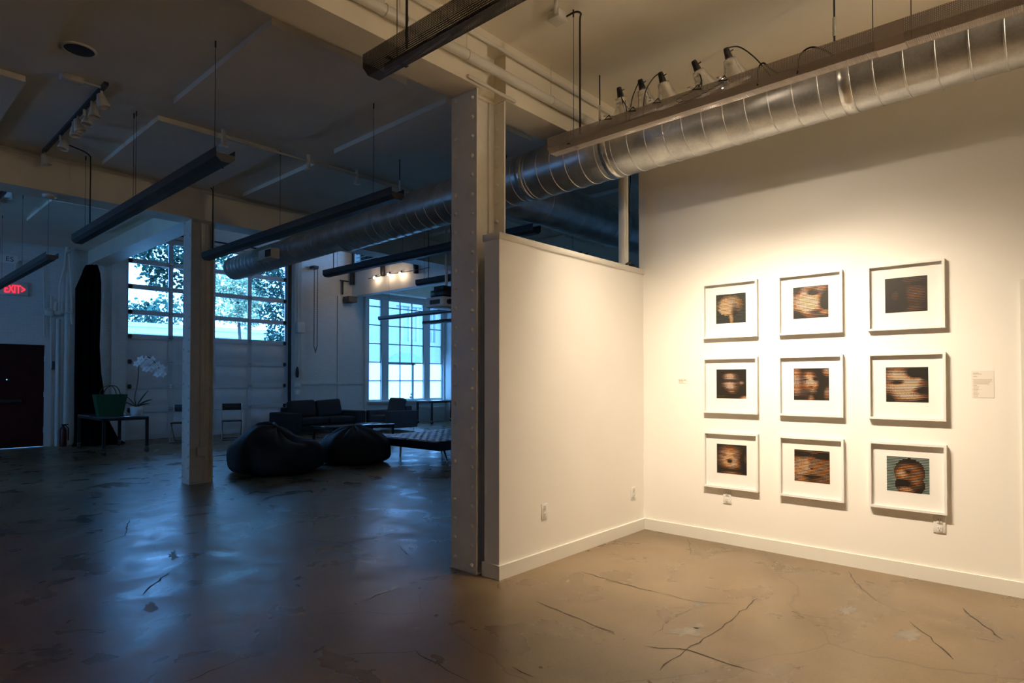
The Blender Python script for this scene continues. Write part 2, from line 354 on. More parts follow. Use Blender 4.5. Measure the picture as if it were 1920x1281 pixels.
# ceiling panels
pan = MB().box(-.6, .6, -.93, .93, -.05, 0).mesh('ceiling_panel', M_CEIL)
for x, y in ((.46, 5.03), (2.65, 5.07), (4.3, 5.07), (5.95, 5.07), (7.6, 5.07), (.46, 7.42), (2.68, 7.42), (4.34, 7.42), (5.95, 7.42), (7.6, 7.42), (-1.6, 5.03), (-1.6, 7.42), (9.2, 5.07), (9.2, 7.42)):
    o = piece(ceil, 'ceiling_panel', pan, (x, y, ZC), under=ceil)
bay3 = [o for o in bpy.data.objects if o.get('label') == 'far left bay ceiling beyond the beam'][0]
for x, y in ((2.85, 12.6), (1.0, 12.6), (-.9, 12.6)): piece(bay3, 'ceiling_panel', pan, (x, y, 4.25), under=bay3)
# floor cracks and stains
def crack(pts, wd):
    P = [FL(x, y) for x, y in pts]; Q = []
    for a, b in zip(P, P[1:]):
        n = max(2, int((b-a).length/.06)); d = (b-a); nrm = Vector((-d.y, d.x, 0)).normalized()
        for i in range(n): Q.append(a + d*(i/n) + nrm*random.uniform(-.012, .012)*(1 if i else 0))
    Q.append(P[-1]); mb = MB(); vs = []; fs = []
    for i, q in enumerate(Q):
        d = (Q[min(i+1, len(Q)-1)] - Q[max(0, i-1)]); nrm = Vector((-d.y, d.x, 0)).normalized()
        h = wd*random.uniform(.3, 1.0)*.5*(0.25 if i in (0, len(Q)-1) else 1)
        vs += [(*(q+nrm*h).xy, .0012), (*(q-nrm*h).xy, .0012)]
        if i: fs.append((2*i-2, 2*i-1, 2*i+1, 2*i))
    mb.add(vs, fs); o = link('crack', mb.mesh('crack', M_CRACK), floor_o)
for pts, wd in (([(1085,1070),(1150,1090),(1235,1112)], .012), ([(1235,1112),(1300,1128),(1380,1134)], .006), ([(1005,1128),(1070,1155),(1110,1172),(1152,1186)], .014),
    ([(1210,1212),(1290,1219),(1350,1240),(1425,1263)], .01), ([(1237,1258),(1285,1220),(1360,1170),(1422,1122)], .009), ([(1222,1194),(1262,1160),(1300,1140)], .004),
    ([(1705,1165),(1745,1195),(1765,1215),(1788,1238)], .012), ([(1805,1140),(1835,1165),(1880,1200)], .012), ([(1590,1072),(1615,1105),(1650,1130)], .006), ([(1290,1010),(1293,1040),(1350,1035),(1400,1033)], .005),
    ([(780,1221),(735,1225),(640,1229)], .006), ([(780,1221),(800,1236),(838,1258),(880,1278)], .012), ([(268,1115),(282,1100),(318,1074)], .014), ([(0,1004),(90,996),(170,982)], .016),
    ([(190,1020),(235,1004),(243,975)], .012), ([(680,1128),(720,1112),(768,1100)], .01), ([(560,1010),(650,1020),(740,1000)], .008), ([(340,1281),(420,1250),(500,1220)], .008), ([(960,1250),(1000,1270)], .02), ([(745,1022),(768,1042)], .01)):
    crack(pts, wd)
def stain(cx, cy, rx, ry, seed):
    rnd = random.Random(seed); c = FL(cx, cy); ax = FL(cx+rx, cy)-c; ay = FL(cx, cy+ry)-c; vs = [(*c.xy, .0008)]; n = 22
    for k in range(n):
        a = 2*math.pi*k/n; j = rnd.uniform(.45, 1.25); q = c+ax*math.cos(a)*j+ay*math.sin(a)*j; vs.append((*q.xy, .0008))
    link('stain', MB().add(vs, [(0, 1+k, 1+(k+1) % n) for k in range(n)]).mesh('stain', M_STAIN), floor_o)
for i, a in enumerate(((282,1140,13,10),(325,1042,9,9),(580,1198,7,5),(1290,1185,36,10),(1310,1174,14,5),(1700,1190,26,12),(1590,1145,16,8),(868,1068,26,8),(1310,1135,14,6),(780,1178,6,3))): stain(*a, i)
# ------------------------------------------------------------------ steel columns
riv = MB().lathe([(.0165, 0), (.016, .004), (.012, .0105), (.006, .0135), (0.0005, .0145)], n=8).mesh('rivet', M_STEEL)
def column(x0, x1, y0, ztop, label, pitch, conduit=False, inner_top=None):
    y1 = y0+.27; ym = (y0+y1)/2; t = .014
    c = thing('steel_column', label, 'column', ((x0+x1)/2, ym, 0), kind='structure')
    part(c, 'flange', MB().box(x0, x0+t, y0, y1, 0, ztop), M_STEEL); part(c, 'flange', MB().box(x1-t, x1, y0, y1, 0, inner_top or ztop), M_STEEL)
    part(c, 'web', MB().box(x0+t, x1-t, ym-.012, ym+.012, 0, ztop).box(x0+t, x0+t+.055, ym-.03, ym-.012, 0, ztop).box(x1-t-.055, x1-t, ym-.03, ym-.012, 0, ztop), M_STEEL)
    part(c, 'base_plate', MB().box(x0-.004, x1+.004, y0-.004, y1+.004, 0, .012), M_STEEL)
    z = .06; k = 0; lx, ly = (x0+x1)/2, ym
    while z < ztop-.04:
        for yy in (y0+.045, y1-.045): piece(c, 'rivet', riv, (x0-lx, yy-ly, z+(0 if yy < ym else .03)), (0, -math.pi/2, 0))
        piece(c, 'rivet', riv, (x1-t-lx, y0+.075-ly, z), (0, -math.pi/2, 0))
        z += pitch
    if conduit:
        part(c, 'conduit', MB().tube([((x0+x1)/2+.02, ym-.03, .42), ((x0+x1)/2+.02, ym-.03, ztop)], .011), M_PIPE)
        part(c, 'outlet_box', MB().rbox((x0+x1)/2-.03, (x0+x1)/2+.07, ym-.075, ym-.012, .36, .48, .006, 2), M_PIPE)
    return c
colA = column(3.112, 3.42, 3.15, 3.53, 'near riveted cream steel column at the partition end', .142, inner_top=3.88)
colB = column(3.205, 3.51, 8.70, 3.565, 'far riveted steel column in the dark hall', .157, conduit=True)
q = PY(3.27, 908, 430); part(colA, 'bracket', MB().box(3.15, 3.19, 3.258, 3.262, 2.43, 2.52), M_SLOT)
part(colA, 'hole', MB().box(3.128, 3.15, 3.20, 3.245, 1.02, 1.13), M_SLOT)
# ------------------------------------------------------------------ beam pipes and junction box
one('water_pipe', 'thick cream pipe running along the near beam', 'pipe', MB().tube([(0.5,3.085,3.68),(5.1,3.085,3.68)], .036, 12), M_PIPE)
one('conduit', 'thin cream conduit at the top of the near beam', 'pipe', MB().tube([(0.5,3.10,3.875),(5.1,3.10,3.875)], .015, 10), M_PIPE)
one('conduit', 'short slanted cream conduit crossing the near column head', 'pipe', MB().tube([PY(3.112,877,142), PY(3.112,966,191)], .012, 8), M_PIPE)
for x, hl in ((2.25, 'leftmost wire ring hanger on the thick beam pipe'), (2.41, 'second wire ring hanger on the thick beam pipe'), (2.95, 'wire ring hanger left of the near column on the beam pipe'), (3.9, 'wire ring hanger right of the near column on the beam pipe')): one('pipe_hanger', hl, 'hanger', MB().lathe([(.037,-.004),(.041,-.004),(.041,.004),(.037,.004)], (x,3.085,3.68), (1,0,0), 14).box(x-.004,x+.004,3.083,3.087,3.718,ZC), M_PIPE, group='pipe hangers on the near beam')
jb = thing('junction_box', 'cream square junction box on the ceiling above the lamps', 'junction box', (3.36,2.6,ZC))
part(jb, 'box', MB().rbox(3.31,3.41,2.55,2.65,ZC-.055,ZC,.005,1), M_PIPE); part(jb, 'cover', MB().rbox(3.305,3.415,2.545,2.655,ZC-.062,ZC-.055,.003,1), M_PIPE)
part(jb, 'conduit', MB().tube([(2.85,2.2,ZC-.02),(3.05,2.36,ZC-.02),(3.31,2.58,ZC-.03)], .012, 8), M_PIPE)
# ------------------------------------------------------------------ hanging light trays
def tray(x, y0, y1, zb, label, mt, wires, ztop=ZC, cords=(), coupling=None, capmat=None):
    t = thing('light_tray', label, 'light tray', (x, (y0+y1)/2, zb), group='long hanging light trays')
    pr = [(-.068,.1),(-.068,.03),(-.036,0),(.036,0),(.068,.03),(.068,.1)]
    me = bpy.data.meshes.new('channel'); L = (y1-y0)/2
    vs = [(a, s*L, b) for s in (-1, 1) for a, b in pr]; n = len(pr)
    me.from_pydata(vs, [], [(i, i+1, n+i+1, n+i) for i in range(n-1)]); me.materials.append(mt)
    uv = me.uv_layers.new(name='UVMap'); cum = [0]
    for a, b in zip(pr, pr[1:]): cum.append(cum[-1]+math.dist(a, b))
    for p in me.polygons:
        for li, vi in zip(p.loop_indices, p.vertices): uv.data[li].uv = (vs[vi][1]+50, cum[vi % n]+5)
    ch = link('channel', me, t)
    ends = MB()
    for yy in (y0, y1): ends = MB().add([(x+a, yy, zb+b) for a, b in [(-.068,.06),(-.068,.03),(-.036,0),(.036,0),(.068,.03),(.068,.06)]], [(0,1,2,3,4,5)]); part(t, 'end_plate', ends, capmat or M_DARK)
    for yy in wires: part(t, 'wire', MB().tube([(x, yy, zb+.02), (x, yy, ztop)], .0022, 5), M_DARK); part(t, 'wire_grip', MB().tube([(x, yy, ztop-.05), (x, yy, ztop)], .006, 6), M_DARK)
    if wires: part(t, 'crossbar', MB().box(x-.066, x+.066, wires[0]-.01, wires[0]+.01, zb+.015, zb+.02), M_DARK)
    for pts in cords: part(t, 'power_cord', MB().tube(smooth(pts), .007, 7), M_BLACK)
    if coupling is not None:
        part(t, 'coupling', MB().add([(x+s*(.002 if abs(a)>.04 else 0)+a, yy, zb+b-.003) for yy in (coupling-.06, coupling+.06) for a, b in pr for s in (1 if a > 0 else -1,)], [(i, i+1, n+i+1, n+i) for i in range(n-1)]), capmat or M_DSTEEL2)
    return t
def drop(xa, ya, za, xb, yb, zt):  # cord from a ceiling box, over and down
    return [(xa, ya, za), (xa+(xb-xa)*.7, ya+(yb-ya)*.7, za-.005), (xb-.01*(1 if xb>xa else -1), yb, za-.03), (xb, yb, za-.09), (xb, yb, (za+zt)/2), (xb, yb, zt)]
tray(3.41, -4.0, 2.68, 3.0, 'perforated steel tray over the gallery carrying five clamp lamps', M_PERF, (2.5, .68, .52, -1.3, -3.8), cords=(drop(3.40,2.56,ZC-.03,3.39,2.43,3.08),), coupling=.6, capmat=mat('tray_end_steel', (.42,.36,.31), .45, metal=.3))
tray(1.90, -1.4, 2.70, 3.0, 'black perforated tray hanging near the top of the view', M_PERF_D, (2.5, .6), cords=([(1.9,2.42,3.06),(1.9,2.42,ZC)],), coupling=None)
tray(1.91, 4.55, 8.58, 3.0, 'dark tray hanging left of the far column', M_DSTEEL2, (4.745, 6.55, 6.62, 8.3), cords=(drop(1.6,7.95,ZC-.02,1.91,8.1,3.06),), coupling=6.58)
tray(3.33, 4.36, 8.50, 3.0, 'dark tray hanging alongside the dark part of the duct', M_DSTEEL2, (4.73, 6.5, 8.3), cords=(drop(3.05,8.2,ZC-.02,3.33,8.32,3.06),), coupling=6.63)
tray(1.93, 9.95, 14.1, 3.0, 'tray with blue lit side by the exit sign', M_DSTEEL2, (10.2, 11.9, 13.6), ztop=4.25, cords=([(1.93,13.9,3.05),(1.93,13.9,4.0),(1.8,13.9,4.2)],), coupling=12.0)
tray(5.12, 4.25, 8.5, 3.0, 'grey tray hanging in front of the alcove spotlights', M_DSTEEL2, (4.7, 6.6, 8.2), cords=([(5.12,8.3,3.06),(5.12,8.3,3.56)],), coupling=6.5)
tray(6.66, 4.7, 8.15, 3.0, 'short grey tray end beside the projector', M_DSTEEL2, (4.9, 8.0), cords=([(6.66,7.9,3.06),(6.66,7.88,3.4),(6.66,7.9,ZC)],))
tray(9.8, 9.5, 13.6, 3.0, 'blue lit tray crossing the tall window', M_DSTEEL2, (9.8, 13.2), ztop=5.8)
tray(11.45, 9.7, 13.75, 3.0, 'short blue tray low in the tall window', M_DSTEEL2, (9.9, 13.4), ztop=4.448)
# ------------------------------------------------------------------ ducts
def zduct(y): return 3.335-.0145*y
YE, YRED = 9.88, 6.62
dt = thing('spiral_duct', 'long round galvanised duct over the gallery and hall', 'duct', (4.3, 2.5, 3.0))
a, b, c2, e = [Vector((4.3, y, zduct(y))) for y in (-4.4, YRED, YRED+.25, YE)]
axd = (e-a).normalized()
part(dt, 'large_pipe', MB().lathe([(.22,0),(.22,(b-a).length)], a, axd, 40), M_GALV)
part(dt, 'reducer', MB().lathe([(.224,0),(.224,.05),(.185,.25),(.185,.3)], b, axd, 40), M_GALV)
part(dt, 'small_pipe', MB().lathe([(.18,0),(.18,(e-c2).length),(.165,(e-c2).length),(.165,.4)], c2, axd, 36), M_GALV)
tilt = Vector((.02, 1, -.0145)).normalized()
rib = MB().lathe([(.219,-.006),(.2245,-.003),(.2245,.003),(.219,.006)], (0,0,0), (.03,1,.0), 36).mesh('seam', M_GALV)
rib2 = MB().lathe([(.179,-.005),(.184,-.002),(.184,.002),(.179,.005)], (0,0,0), (.03,1,.0), 32).mesh('seam', M_GALV)
y = -4.2; base = Vector((4.3, 2.5, 3.0))
while y < YE-.05:
    if not (YRED-.08 < y < YRED+.36): piece(dt, 'seam', rib if y < YRED else rib2, Vector((4.3, y, zduct(y)))-base)
    y += .152 if y < YRED else .12
for yy in (.98, 2.72, 3.62): part(dt, 'joint_band', MB().lathe([(.2215,-.035),(.2255,-.033),(.2255,.033),(.2215,.035)], (4.3,yy,zduct(yy)), axd, 40), M_SILVER)
gr = part(dt, 'grille', MB().box(4.0,4.12,8.05,8.42,3.08,3.22).box(3.985,4.0,8.05,8.42,3.08,3.1), M_PIPE)
part(dt, 'grille_opening', MB().box(3.985,3.999,8.07,8.2,3.1,3.2), M_SLOT, under=gr)
for yy in (2.88, 1.075, 5.6, -1): 
    part(dt, 'hanger_rod', MB().tube([(4.3,yy,zduct(yy)+.22),(4.3,yy,ZC)], .006, 6), M_DARK); part(dt, 'turnbuckle', MB().tube([(4.3,yy,zduct(yy)+.3),(4.3,yy,zduct(yy)+.42)], .011, 8).box(4.275,4.325,yy-.02,yy+.02,zduct(yy)+.215,zduct(yy)+.255), M_GALV)
bd = part(dt, 'branch_collar', MB().lathe([(.24,0),(.245,.25),(.255,.55),(.25,.75)], (4.3,4.28,3.37), (1,0,0), 36), M_GALV)
part(dt, 'branch_pipe', MB().lathe([(.25,0),(.25,7.0)], (5.0,4.28,3.37), (1,0,0), 36), M_GALV)
for i in range(12): part(dt, 'seam', MB().lathe([(.249,-.006),(.254,-.003),(.254,.003),(.249,.006)], (5.15+i*.32,4.28,3.37), (1,0.02,0), 30), M_GALV)
# ------------------------------------------------------------------ clamp lamps
def lamp(px, tiltx, tilty, label, cord, loopx, base=None, power=None, group='clamp lamps on the perforated tray', zdir=-1):
    if base is None: base = Vector((3.555, PX(3.555, px, 200).y, 3.155))
    aim = Vector((tiltx, tilty, zdir)).normalized()
    t = thing('clamp_lamp', label, 'clamp lamp', base, group=group)
    top = base - aim*.142
    out = [(.094,.142),(.094,.138),(.088,.136),(.072,.106),(.060,.078),(.050,.052),(.046,.048),(.044,.03),(.036,0)]
    prof = out + [(r-.0025, h) for r, h in out[::-1]]
    part(t, 'reflector', MB().lathe(prof, top, aim, 28), M_ALU)
    part(t, 'socket', MB().lathe([(.001,-.068),(.014,-.066),(.017,-.055),(.019,-.03),(.022,-.012),(.022,.004),(.001,.006)], top, aim, 16), M_BLACK)
    part(t, 'switch_key', MB().tube([top-aim*.035, top-aim*.035+Vector((0,-.035,.01))], .004, 6), M_BLACK)
    part(t, 'bulb', MB().ball(top+aim*.05, .026, 12, 8), M_BULB)
    part(t, 'clamp', MB().bar(base+Vector((-.02,.03,.02)), base+Vector((-.2,.03,-.03)), .02, .006).bar(base+Vector((-.02,.03,.05)), top+aim*.01, .012, .006), M_ALU)
    lx = base+Vector((-.222,-.02-.02*loopx,-.035))
    part(t, 'clamp_grip', MB().tube([lx+Vector((-.004,0,-.012)), lx+Vector((-.004,.034,-.03)), lx+Vector((-.004,-.02,-.042)), lx+Vector((-.004,0,-.012))], .004, 6), M_BLACK)
    part(t, 'cord', MB().tube(smooth([top-aim*.066]+[top+Vector(c) for c in cord]), .0038, 6), M_BLACK)
    l = bpy.data.lights.new('clamp_lamp_light', 'SPOT'); l.energy = power or LAMP_W; l.color = LAMP_COL; l.spot_size = math.radians(100); l.spot_blend = 1.0; l.shadow_soft_size = .03
    o = bpy.data.objects.new('clamp_lamp_light', l); COL.objects.link(o); o.parent = t
    b2 = bpy.data.lights.new('clamp_lamp_bulb_light', 'POINT'); b2.energy = BULB_W; b2.color = LAMP_COL; b2.shadow_soft_size = .028; ob = bpy.data.objects.new('clamp_lamp_bulb_light', b2); COL.objects.link(ob); ob.parent = t; ob.location = top + aim*.085 - base
    o.location = top + aim*.09 - base; o.rotation_euler = aim.to_track_quat('-Z', 'Y').to_euler()
lamp(1172, .46, .03, 'small half hidden clamp lamp nearest the tray end', [(-.03,-.03,-.03),(-.05,-.07,-.1),(-.06,-.08,-.2)], 0)
lamp(1216, .44, -.08, 'clamp lamp with white tag on its socket', [(-.03,.06,-.05),(-.05,.07,-.2)], 0)
lamp(1256, .40, -.14, 'upright clamp lamp in the middle of the row', [(-.03,.06,.03),(-.05,.1,-.05),(-.06,.11,-.2)], 1)
lamp(1328, .46, -.30, 'clamp lamp tilted to the right with a looping cord', [(-.03,-.03,-.1),(-.09,.1,-.18),(-.1,.0,-.21),(-.1,-.2,-.17)], 1)
lamp(1382, .40, -.18, 'clamp lamp at the right end of the row', [(0,-.06,.05),(-.02,-.16,-.06),(-.05,-.25,-.2)], 0)
for y, lb in ((-.35, 'added fill lamp clamped on the black tray aimed at the wall behind the camera'), (-.75, 'second added fill lamp on the black tray aimed behind the camera'), (-1.15, 'third added fill lamp on the black tray aimed at the left wall')):  # extra lamps out of view, added to lift the gallery's ambient light
    lamp(0, *((.1, -1.3) if y > -1 else (-1.3, -.2)), lb, [(-.03,.1,.02),(-.05,.2,-.15)], 0, Vector((2.045, y, 3.135)), BACK_FILL_W if y > -1 else SIDE_FILL_W, 'added fill lamps on the black tray')
for y, lb in ((-2.3, 'added fill lamp on the hidden rear part of the lamp tray'), (-2.8, 'second added fill lamp on the rear part of the lamp tray'), (-3.3, 'third added fill lamp on the rear part of the lamp tray')):  # added unseen lamps, their bounce off the gallery wall brightens the ceiling
    lamp(0, .65, -.1, lb, [(-.03,.1,.02),(-.05,.2,-.15)], 0, Vector((3.555, y, 3.135)), REAR_FILL_W, 'added fill lamps on the rear of the perforated tray')
lamp(0, .1, 1.6, 'added fill lamp on the rear of the tray turned up to the ceiling', [(-.03,-.1,.02),(-.05,-.2,-.1)], 0, Vector((3.47, -1.3, 3.2)), UP_FILL_W, 'added fill lamps on the rear of the perforated tray', 1)  # added out of view to brighten the ceiling and upper wall
one('lamp_wire_guard', 'thin silver wire loop hanging below the tray', 'wire', MB().tube(smooth([PX(3.4,1217,245), PX(3.4,1224,254), PX(3.4,1235,258), PX(3.4,1246,250), PX(3.4,1256,233)]), .0025, 6), M_CHROME)
for i, (a_, b_) in enumerate((((1420,140),(1442,134)), ((1495,118),(1543,100)))):
    p0, p1 = PX(3.36, *a_), PX(3.36, *b_); one('loose_cord', ('short' if i == 0 else 'tall') + ' black cord arching out of the tray', 'cord', MB().tube(smooth([p0-Vector((0,0,.06)), p0+(p1-p0)*.1+Vector((0,0,.03)), p0+(p1-p0)*.5+Vector((0,0,.055)), p1+Vector((0,0,.02)), p1+Vector((0,-.05,-.03))]), .005, 6), M_BLACK)
# ------------------------------------------------------------------ partition top: post, cable coil
one('support_post', 'slim white post standing on the partition', 'post', MB().rbox(4.885,4.955,3.0,3.07,2.448,3.53,.005,1).box(4.905,4.935,2.992,3.0,2.45,3.53), M_TRIM)
co = thing('cable_coil', 'tangle of black cable on the partition top by the post', 'cable', (5.02,3.03,2.448))
part(co, 'coil', MB().tube([(5.035+.05*math.cos(t*.7)+.01*math.sin(t*3), 3.03+.045*math.sin(t*.7), 2.455+.012*(t % 4)/1.2) for t in range(46)], .006, 6), M_BLACK)
part(co, 'plug', MB().bar((4.86,2.972,2.458),(4.95,2.976,2.5),.02,.016), M_BLACK)
part(co, 'drop_cable', MB().tube([(5.03,3.05,2.46),(5.06,3.06,2.9),(5.1,3.06,3.53)], .006, 6), M_BLACK)
# ------------------------------------------------------------------ outlets and cards
def outlet(name_label, loc, face):
    t = thing('wall_outlet', name_label, 'outlet', loc)
    R = Matrix.Rotation({'y': 0, 'x': -math.pi/2}[face], 4, 'Z'); t.rotation_euler = (0,0,{'y': 0, 'x': -math.pi/2}[face])
    part(t, 'plate', MB().rbox(-.036,.036,-.007,0,-.058,.058,.003,2), M_PLAST, local=True)
    for s in (-1, 1):
        r = part(t, 'receptacle', MB().rbox(-.017,.017,-.0095,-.006,s*.028-.02,s*.028+.02,.004,2), M_PLAST, local=True)
        part(t, 'slots', MB().box(-.009,-.006,-.0102,-.009,s*.028,s*.028+.011).box(.006,.009,-.0102,-.009,s*.028,s*.028+.011).box(-.003,.003,-.0102,-.009,s*.028-.012,s*.028-.006), M_SLOT, local=True, under=r)
outlet('white outlet on the partition near its free end', (3.643,YP,.40), 'y'); outlet('pale outlet on the partition close to the corner', (4.94,YP,.36), 'y')
outlet('outlet under the lower left framed picture', (XW,2.149,.40), 'x'); outlet('outlet under the lower right framed picture', (XW,.648,.40), 'x')
t = thing('caption_card', 'tiny caption card left of the framed pictures', 'label card', (XW,2.56,1.39)); t.rotation_euler = (0,0,-math.pi/2)
part(t, 'card', MB().box(-.042,.042,-.002,0,-.022,.022), M_LABEL, local=True)
for z, a_, b_ in ((.009,-.034,.008),(.009,.014,.034),(-.006,-.03,-.012),(-.006,-.009,.01)): part(t, 'print_line', MB().box(a_,b_,-.0025,-.002,z-.003,z+.003), M_INK2, local=True)
t = thing('text_sheet', 'white sheet of small text right of the framed pictures', 'text panel', (XW,.402,1.372)); t.rotation_euler = (0,0,-math.pi/2)
part(t, 'sheet', MB().box(-.06,.06,-.002,0,-.09,.09), M_LABEL, local=True)
for z, wd in ((.075,.03),(.068,.045),(.052,.022),(.03,.1),(.022,.1),(.014,.09),(.003,.085),(-.008,.02),(-.017,.032),(-.026,.028),(-.035,.03),(-.044,.024),(-.053,.022),(-.062,.03),(-.071,.026),(-.08,.024)):
    part(t, 'print_line', MB().box(-.05,-.05+wd,-.0025,-.002,z-.0022,z+.0022), M_INK, local=True)
# ------------------------------------------------------------------ framed pictures
FWD, FHT, FD = .472, .478, .038
frm = MB(); hw, hh, bw = FWD/2, FHT/2, .016
frm.box(-hw,hw,-FD,0,hh-bw,hh).box(-hw,hw,-FD,0,-hh,-hh+bw).box(-hw,-hw+bw,-FD,0,-hh+bw,hh-bw).box(hw-bw,hw,-FD,0,-hh+bw,hh-bw)
frame_me = frm.mesh('frame', M_FRAME); mat_me = MB().box(-hw+bw,hw-bw,-.008,-.001,-hh+bw,hh-bw).mesh('mat_board', M_MAT)
# each print: dark ground, bar colours from shadow to light, sideways dot strength, soft light/dark spots (x, y, rx, ry, amount); anonymous heads
SKIN = ((.10,.045,.022), (.46,.20,.10), (.72,.42,.25), (.85,.68,.48)); GOLD = ((.10,.065,.03), (.30,.18,.08), (.50,.32,.17), (.70,.52,.34)); BRNZ = ((.10,.045,.022), (.36,.15,.07), (.62,.33,.17), (.80,.55,.36)); COPR = ((.09,.035,.012), (.46,.19,.07), (.72,.38,.17), (.85,.60,.40))
DKG = (.012,.0095,.006)
ART = [
 (DKG, GOLD, .0, (.03,.045,.045), .42, [(.47,.66,.36,.27,1.0),(.3,.42,.2,.2,.8),(.62,.5,.1,.2,-.45),(.42,.5,.08,.06,-.3),(.52,.12,.07,.16,.9),(.86,.1,.2,.16,-.6),(.36,.06,.1,.1,-.6),(.28,.72,.12,.1,.25)]),
 (DKG, SKIN, .5, None, 0, [(.42,.62,.42,.36,1.05),(.42,.3,.34,.2,.6),(.57,.8,.15,.07,-1.2),(.5,.9,.12,.04,-.4),(.92,.5,.14,.24,-1.0),(.92,.2,.12,.1,.8),(.6,.22,.15,.06,-.6),(.1,.12,.2,.16,-.6),(.1,.9,.14,.14,-.5),(.85,.95,.14,.1,.3)]),
 (DKG, BRNZ, .6, None, 0, [(.72,.55,.22,.25,.34),(.66,.92,.25,.1,.2),(.26,.5,.1,.12,.18),(.7,.1,.16,.08,.3),(.8,.82,.2,.06,-.3),(.42,.45,.08,.3,-.3)]),
 (DKG, SKIN, .0, None, 0, [(.44,.76,.16,.1,.85),(.42,.5,.17,.09,.8),(.48,.38,.14,.08,.55),(.45,.62,.18,.035,-.5),(.85,.55,.06,.05,.6),(.52,.24,.09,.03,.6),(.62,.55,.16,.3,.18),(.97,.03,.14,.07,.9),(.14,.1,.2,.05,.12)]),
 (DKG, SKIN, .4, None, 0, [(.06,.6,.13,.5,.75),(.95,.9,.1,.12,.75),(.94,.25,.1,.16,.65),(.44,.75,.14,.14,.75),(.52,.52,.2,.16,.85),(.36,.67,.07,.03,-.7),(.62,.68,.08,.035,-.8),(.5,.44,.05,.03,-.5),(.55,.3,.1,.05,.35),(.5,.06,.07,.1,.7),(.1,.05,.18,.08,-.9),(.28,.3,.12,.3,.15),(.8,.42,.1,.3,-.4)]),
 (DKG, SKIN, .5, None, 0, [(.38,.4,.4,.3,1.0),(.26,.82,.26,.16,.8),(.6,.56,.24,.14,.55),(.3,.58,.15,.055,-1.2),(.74,.84,.22,.12,-.7),(.78,.66,.08,.06,.5),(.86,.36,.16,.07,-.7),(.06,.12,.14,.14,-.6),(.7,.16,.3,.07,.5),(.95,.05,.14,.08,-.5)]),
 (DKG, COPR, .0, None, 0, [(.45,.76,.3,.18,.6),(.42,.5,.3,.2,.85),(.5,.32,.24,.1,.6),(.44,.44,.08,.07,-1.2),(.27,.63,.09,.035,-.5),(.6,.64,.09,.035,-.5),(.5,.05,.26,.05,.5),(.85,.5,.1,.2,-.2),(.95,.55,.06,.12,.3)]),
 (DKG, COPR, .45, None, 0, [(.5,.45,.9,.6,.55),(.18,.4,.2,.35,.35),(.18,.88,.24,.07,-1.0),(.84,.85,.24,.08,-1.0),(.36,.55,.06,.16,.4),(.48,.2,.24,.04,-.8),(.5,.1,.15,.05,-.3),(.5,.44,.025,.025,-.6)]),
 (DKG, COPR, .3, (.2,.26,.24), .55, [(.36,.52,.14,.16,.85),(.5,.75,.2,.08,.4),(.7,.52,.16,.24,.45),(.44,.08,.16,.08,.85),(.36,.28,.14,.06,-.7),(.68,.3,.12,.14,.2),(.5,.6,.06,.05,-.4)])]
HEADS = {0: [(.47,.62,.45,.36),(.52,.1,.1,.2)], 8: [(.54,.58,.36,.40),(.55,.22,.36,.3)]}
def lum_col(ramp, l):
    l = max(0, min(.999, l))*3; k = int(l); f = l-k; return [.7*(a_+(b_-a_)*f) for a_, b_ in zip(ramp[k], ramp[k+1])]

def art_mesh(idx):
    dk, ramp, cols, bgc, bgh, blobs = ART[idx]; rnd = random.Random(50+idx); nx, ny = 40, 22; W, Hh = .258, .25; vs, fs, cl = [], [], []
    def quad(x0, x1, y0, y1, c):
        o = len(vs); vs.extend([(x0,0,y0),(x1,0,y0),(x1,0,y1),(x0,0,y1)]); fs.append((o,o+1,o+2,o+3)); cl.append(c)
    for j in range(ny):
        for i in range(nx):
            u, v = (i+.5)/nx, (j+.5)/ny; l = sum(a_*math.exp(-.7*(((u-cx)/rx)**2+((v-cy)/ry)**2)**1.4) for cx, cy, rx, ry, a_ in blobs)*rnd.uniform(.86,1.14)
            x0, x1, y0, y1 = -W/2+W*i/nx, -W/2+W*(i+1)/nx, -Hh/2+Hh*j/ny, -Hh/2+Hh*(j+1)/ny
            if bgc and not any(((u-a_)/c_)**2+((v-b_)/d_)**2 < 1 for a_, b_, c_, d_ in HEADS[idx]): col, hgt, wdt = bgc, bgh, 1.0
            else: col = lum_col(ramp, l*rnd.uniform(.85,1.1)); hgt = max(.04, min(.66, .12+.6*l)) if l > .06 else 0; wdt = 1-cols*.55
            ym = y0+(y1-y0)*hgt; xm = x0+(x1-x0)*wdt
            if hgt <= 0: quad(x0,x1,y0,y1,dk); continue
            quad(x0,xm,y0,ym,col)
            if wdt < .999: quad(xm,x1,y0,ym,[c_*.35+d_*.65 for c_, d_ in zip(col, dk)])
            quad(x0,x1,ym,y1,dk)
    me = bpy.data.meshes.new('portrait_print'); me.from_pydata(vs, [], fs); ca = me.color_attributes.new('ink', 'FLOAT_COLOR', 'CORNER')
    for p, c in zip(me.polygons, cl):
        for li in p.loop_indices: ca.data[li].color = (*c, 1)
    me.materials.append(M_PRINT); return me
LAB = ['white framed print of a curly head on teal, top left', 'white framed print of a close pink face with one eye, top middle', 'white framed nearly black print of a shadowed face, top right',
       'white framed dark print with a lit narrow face, middle left', 'white framed print of a long haired head on pale ground, centre', 'white framed print of a tilted orange face, middle right',
       'white framed dark print of an open mouthed face, bottom left', 'white framed print of a brown mouth and nose close up, bottom middle', 'white framed print of a dark haired head on grey green, bottom right']
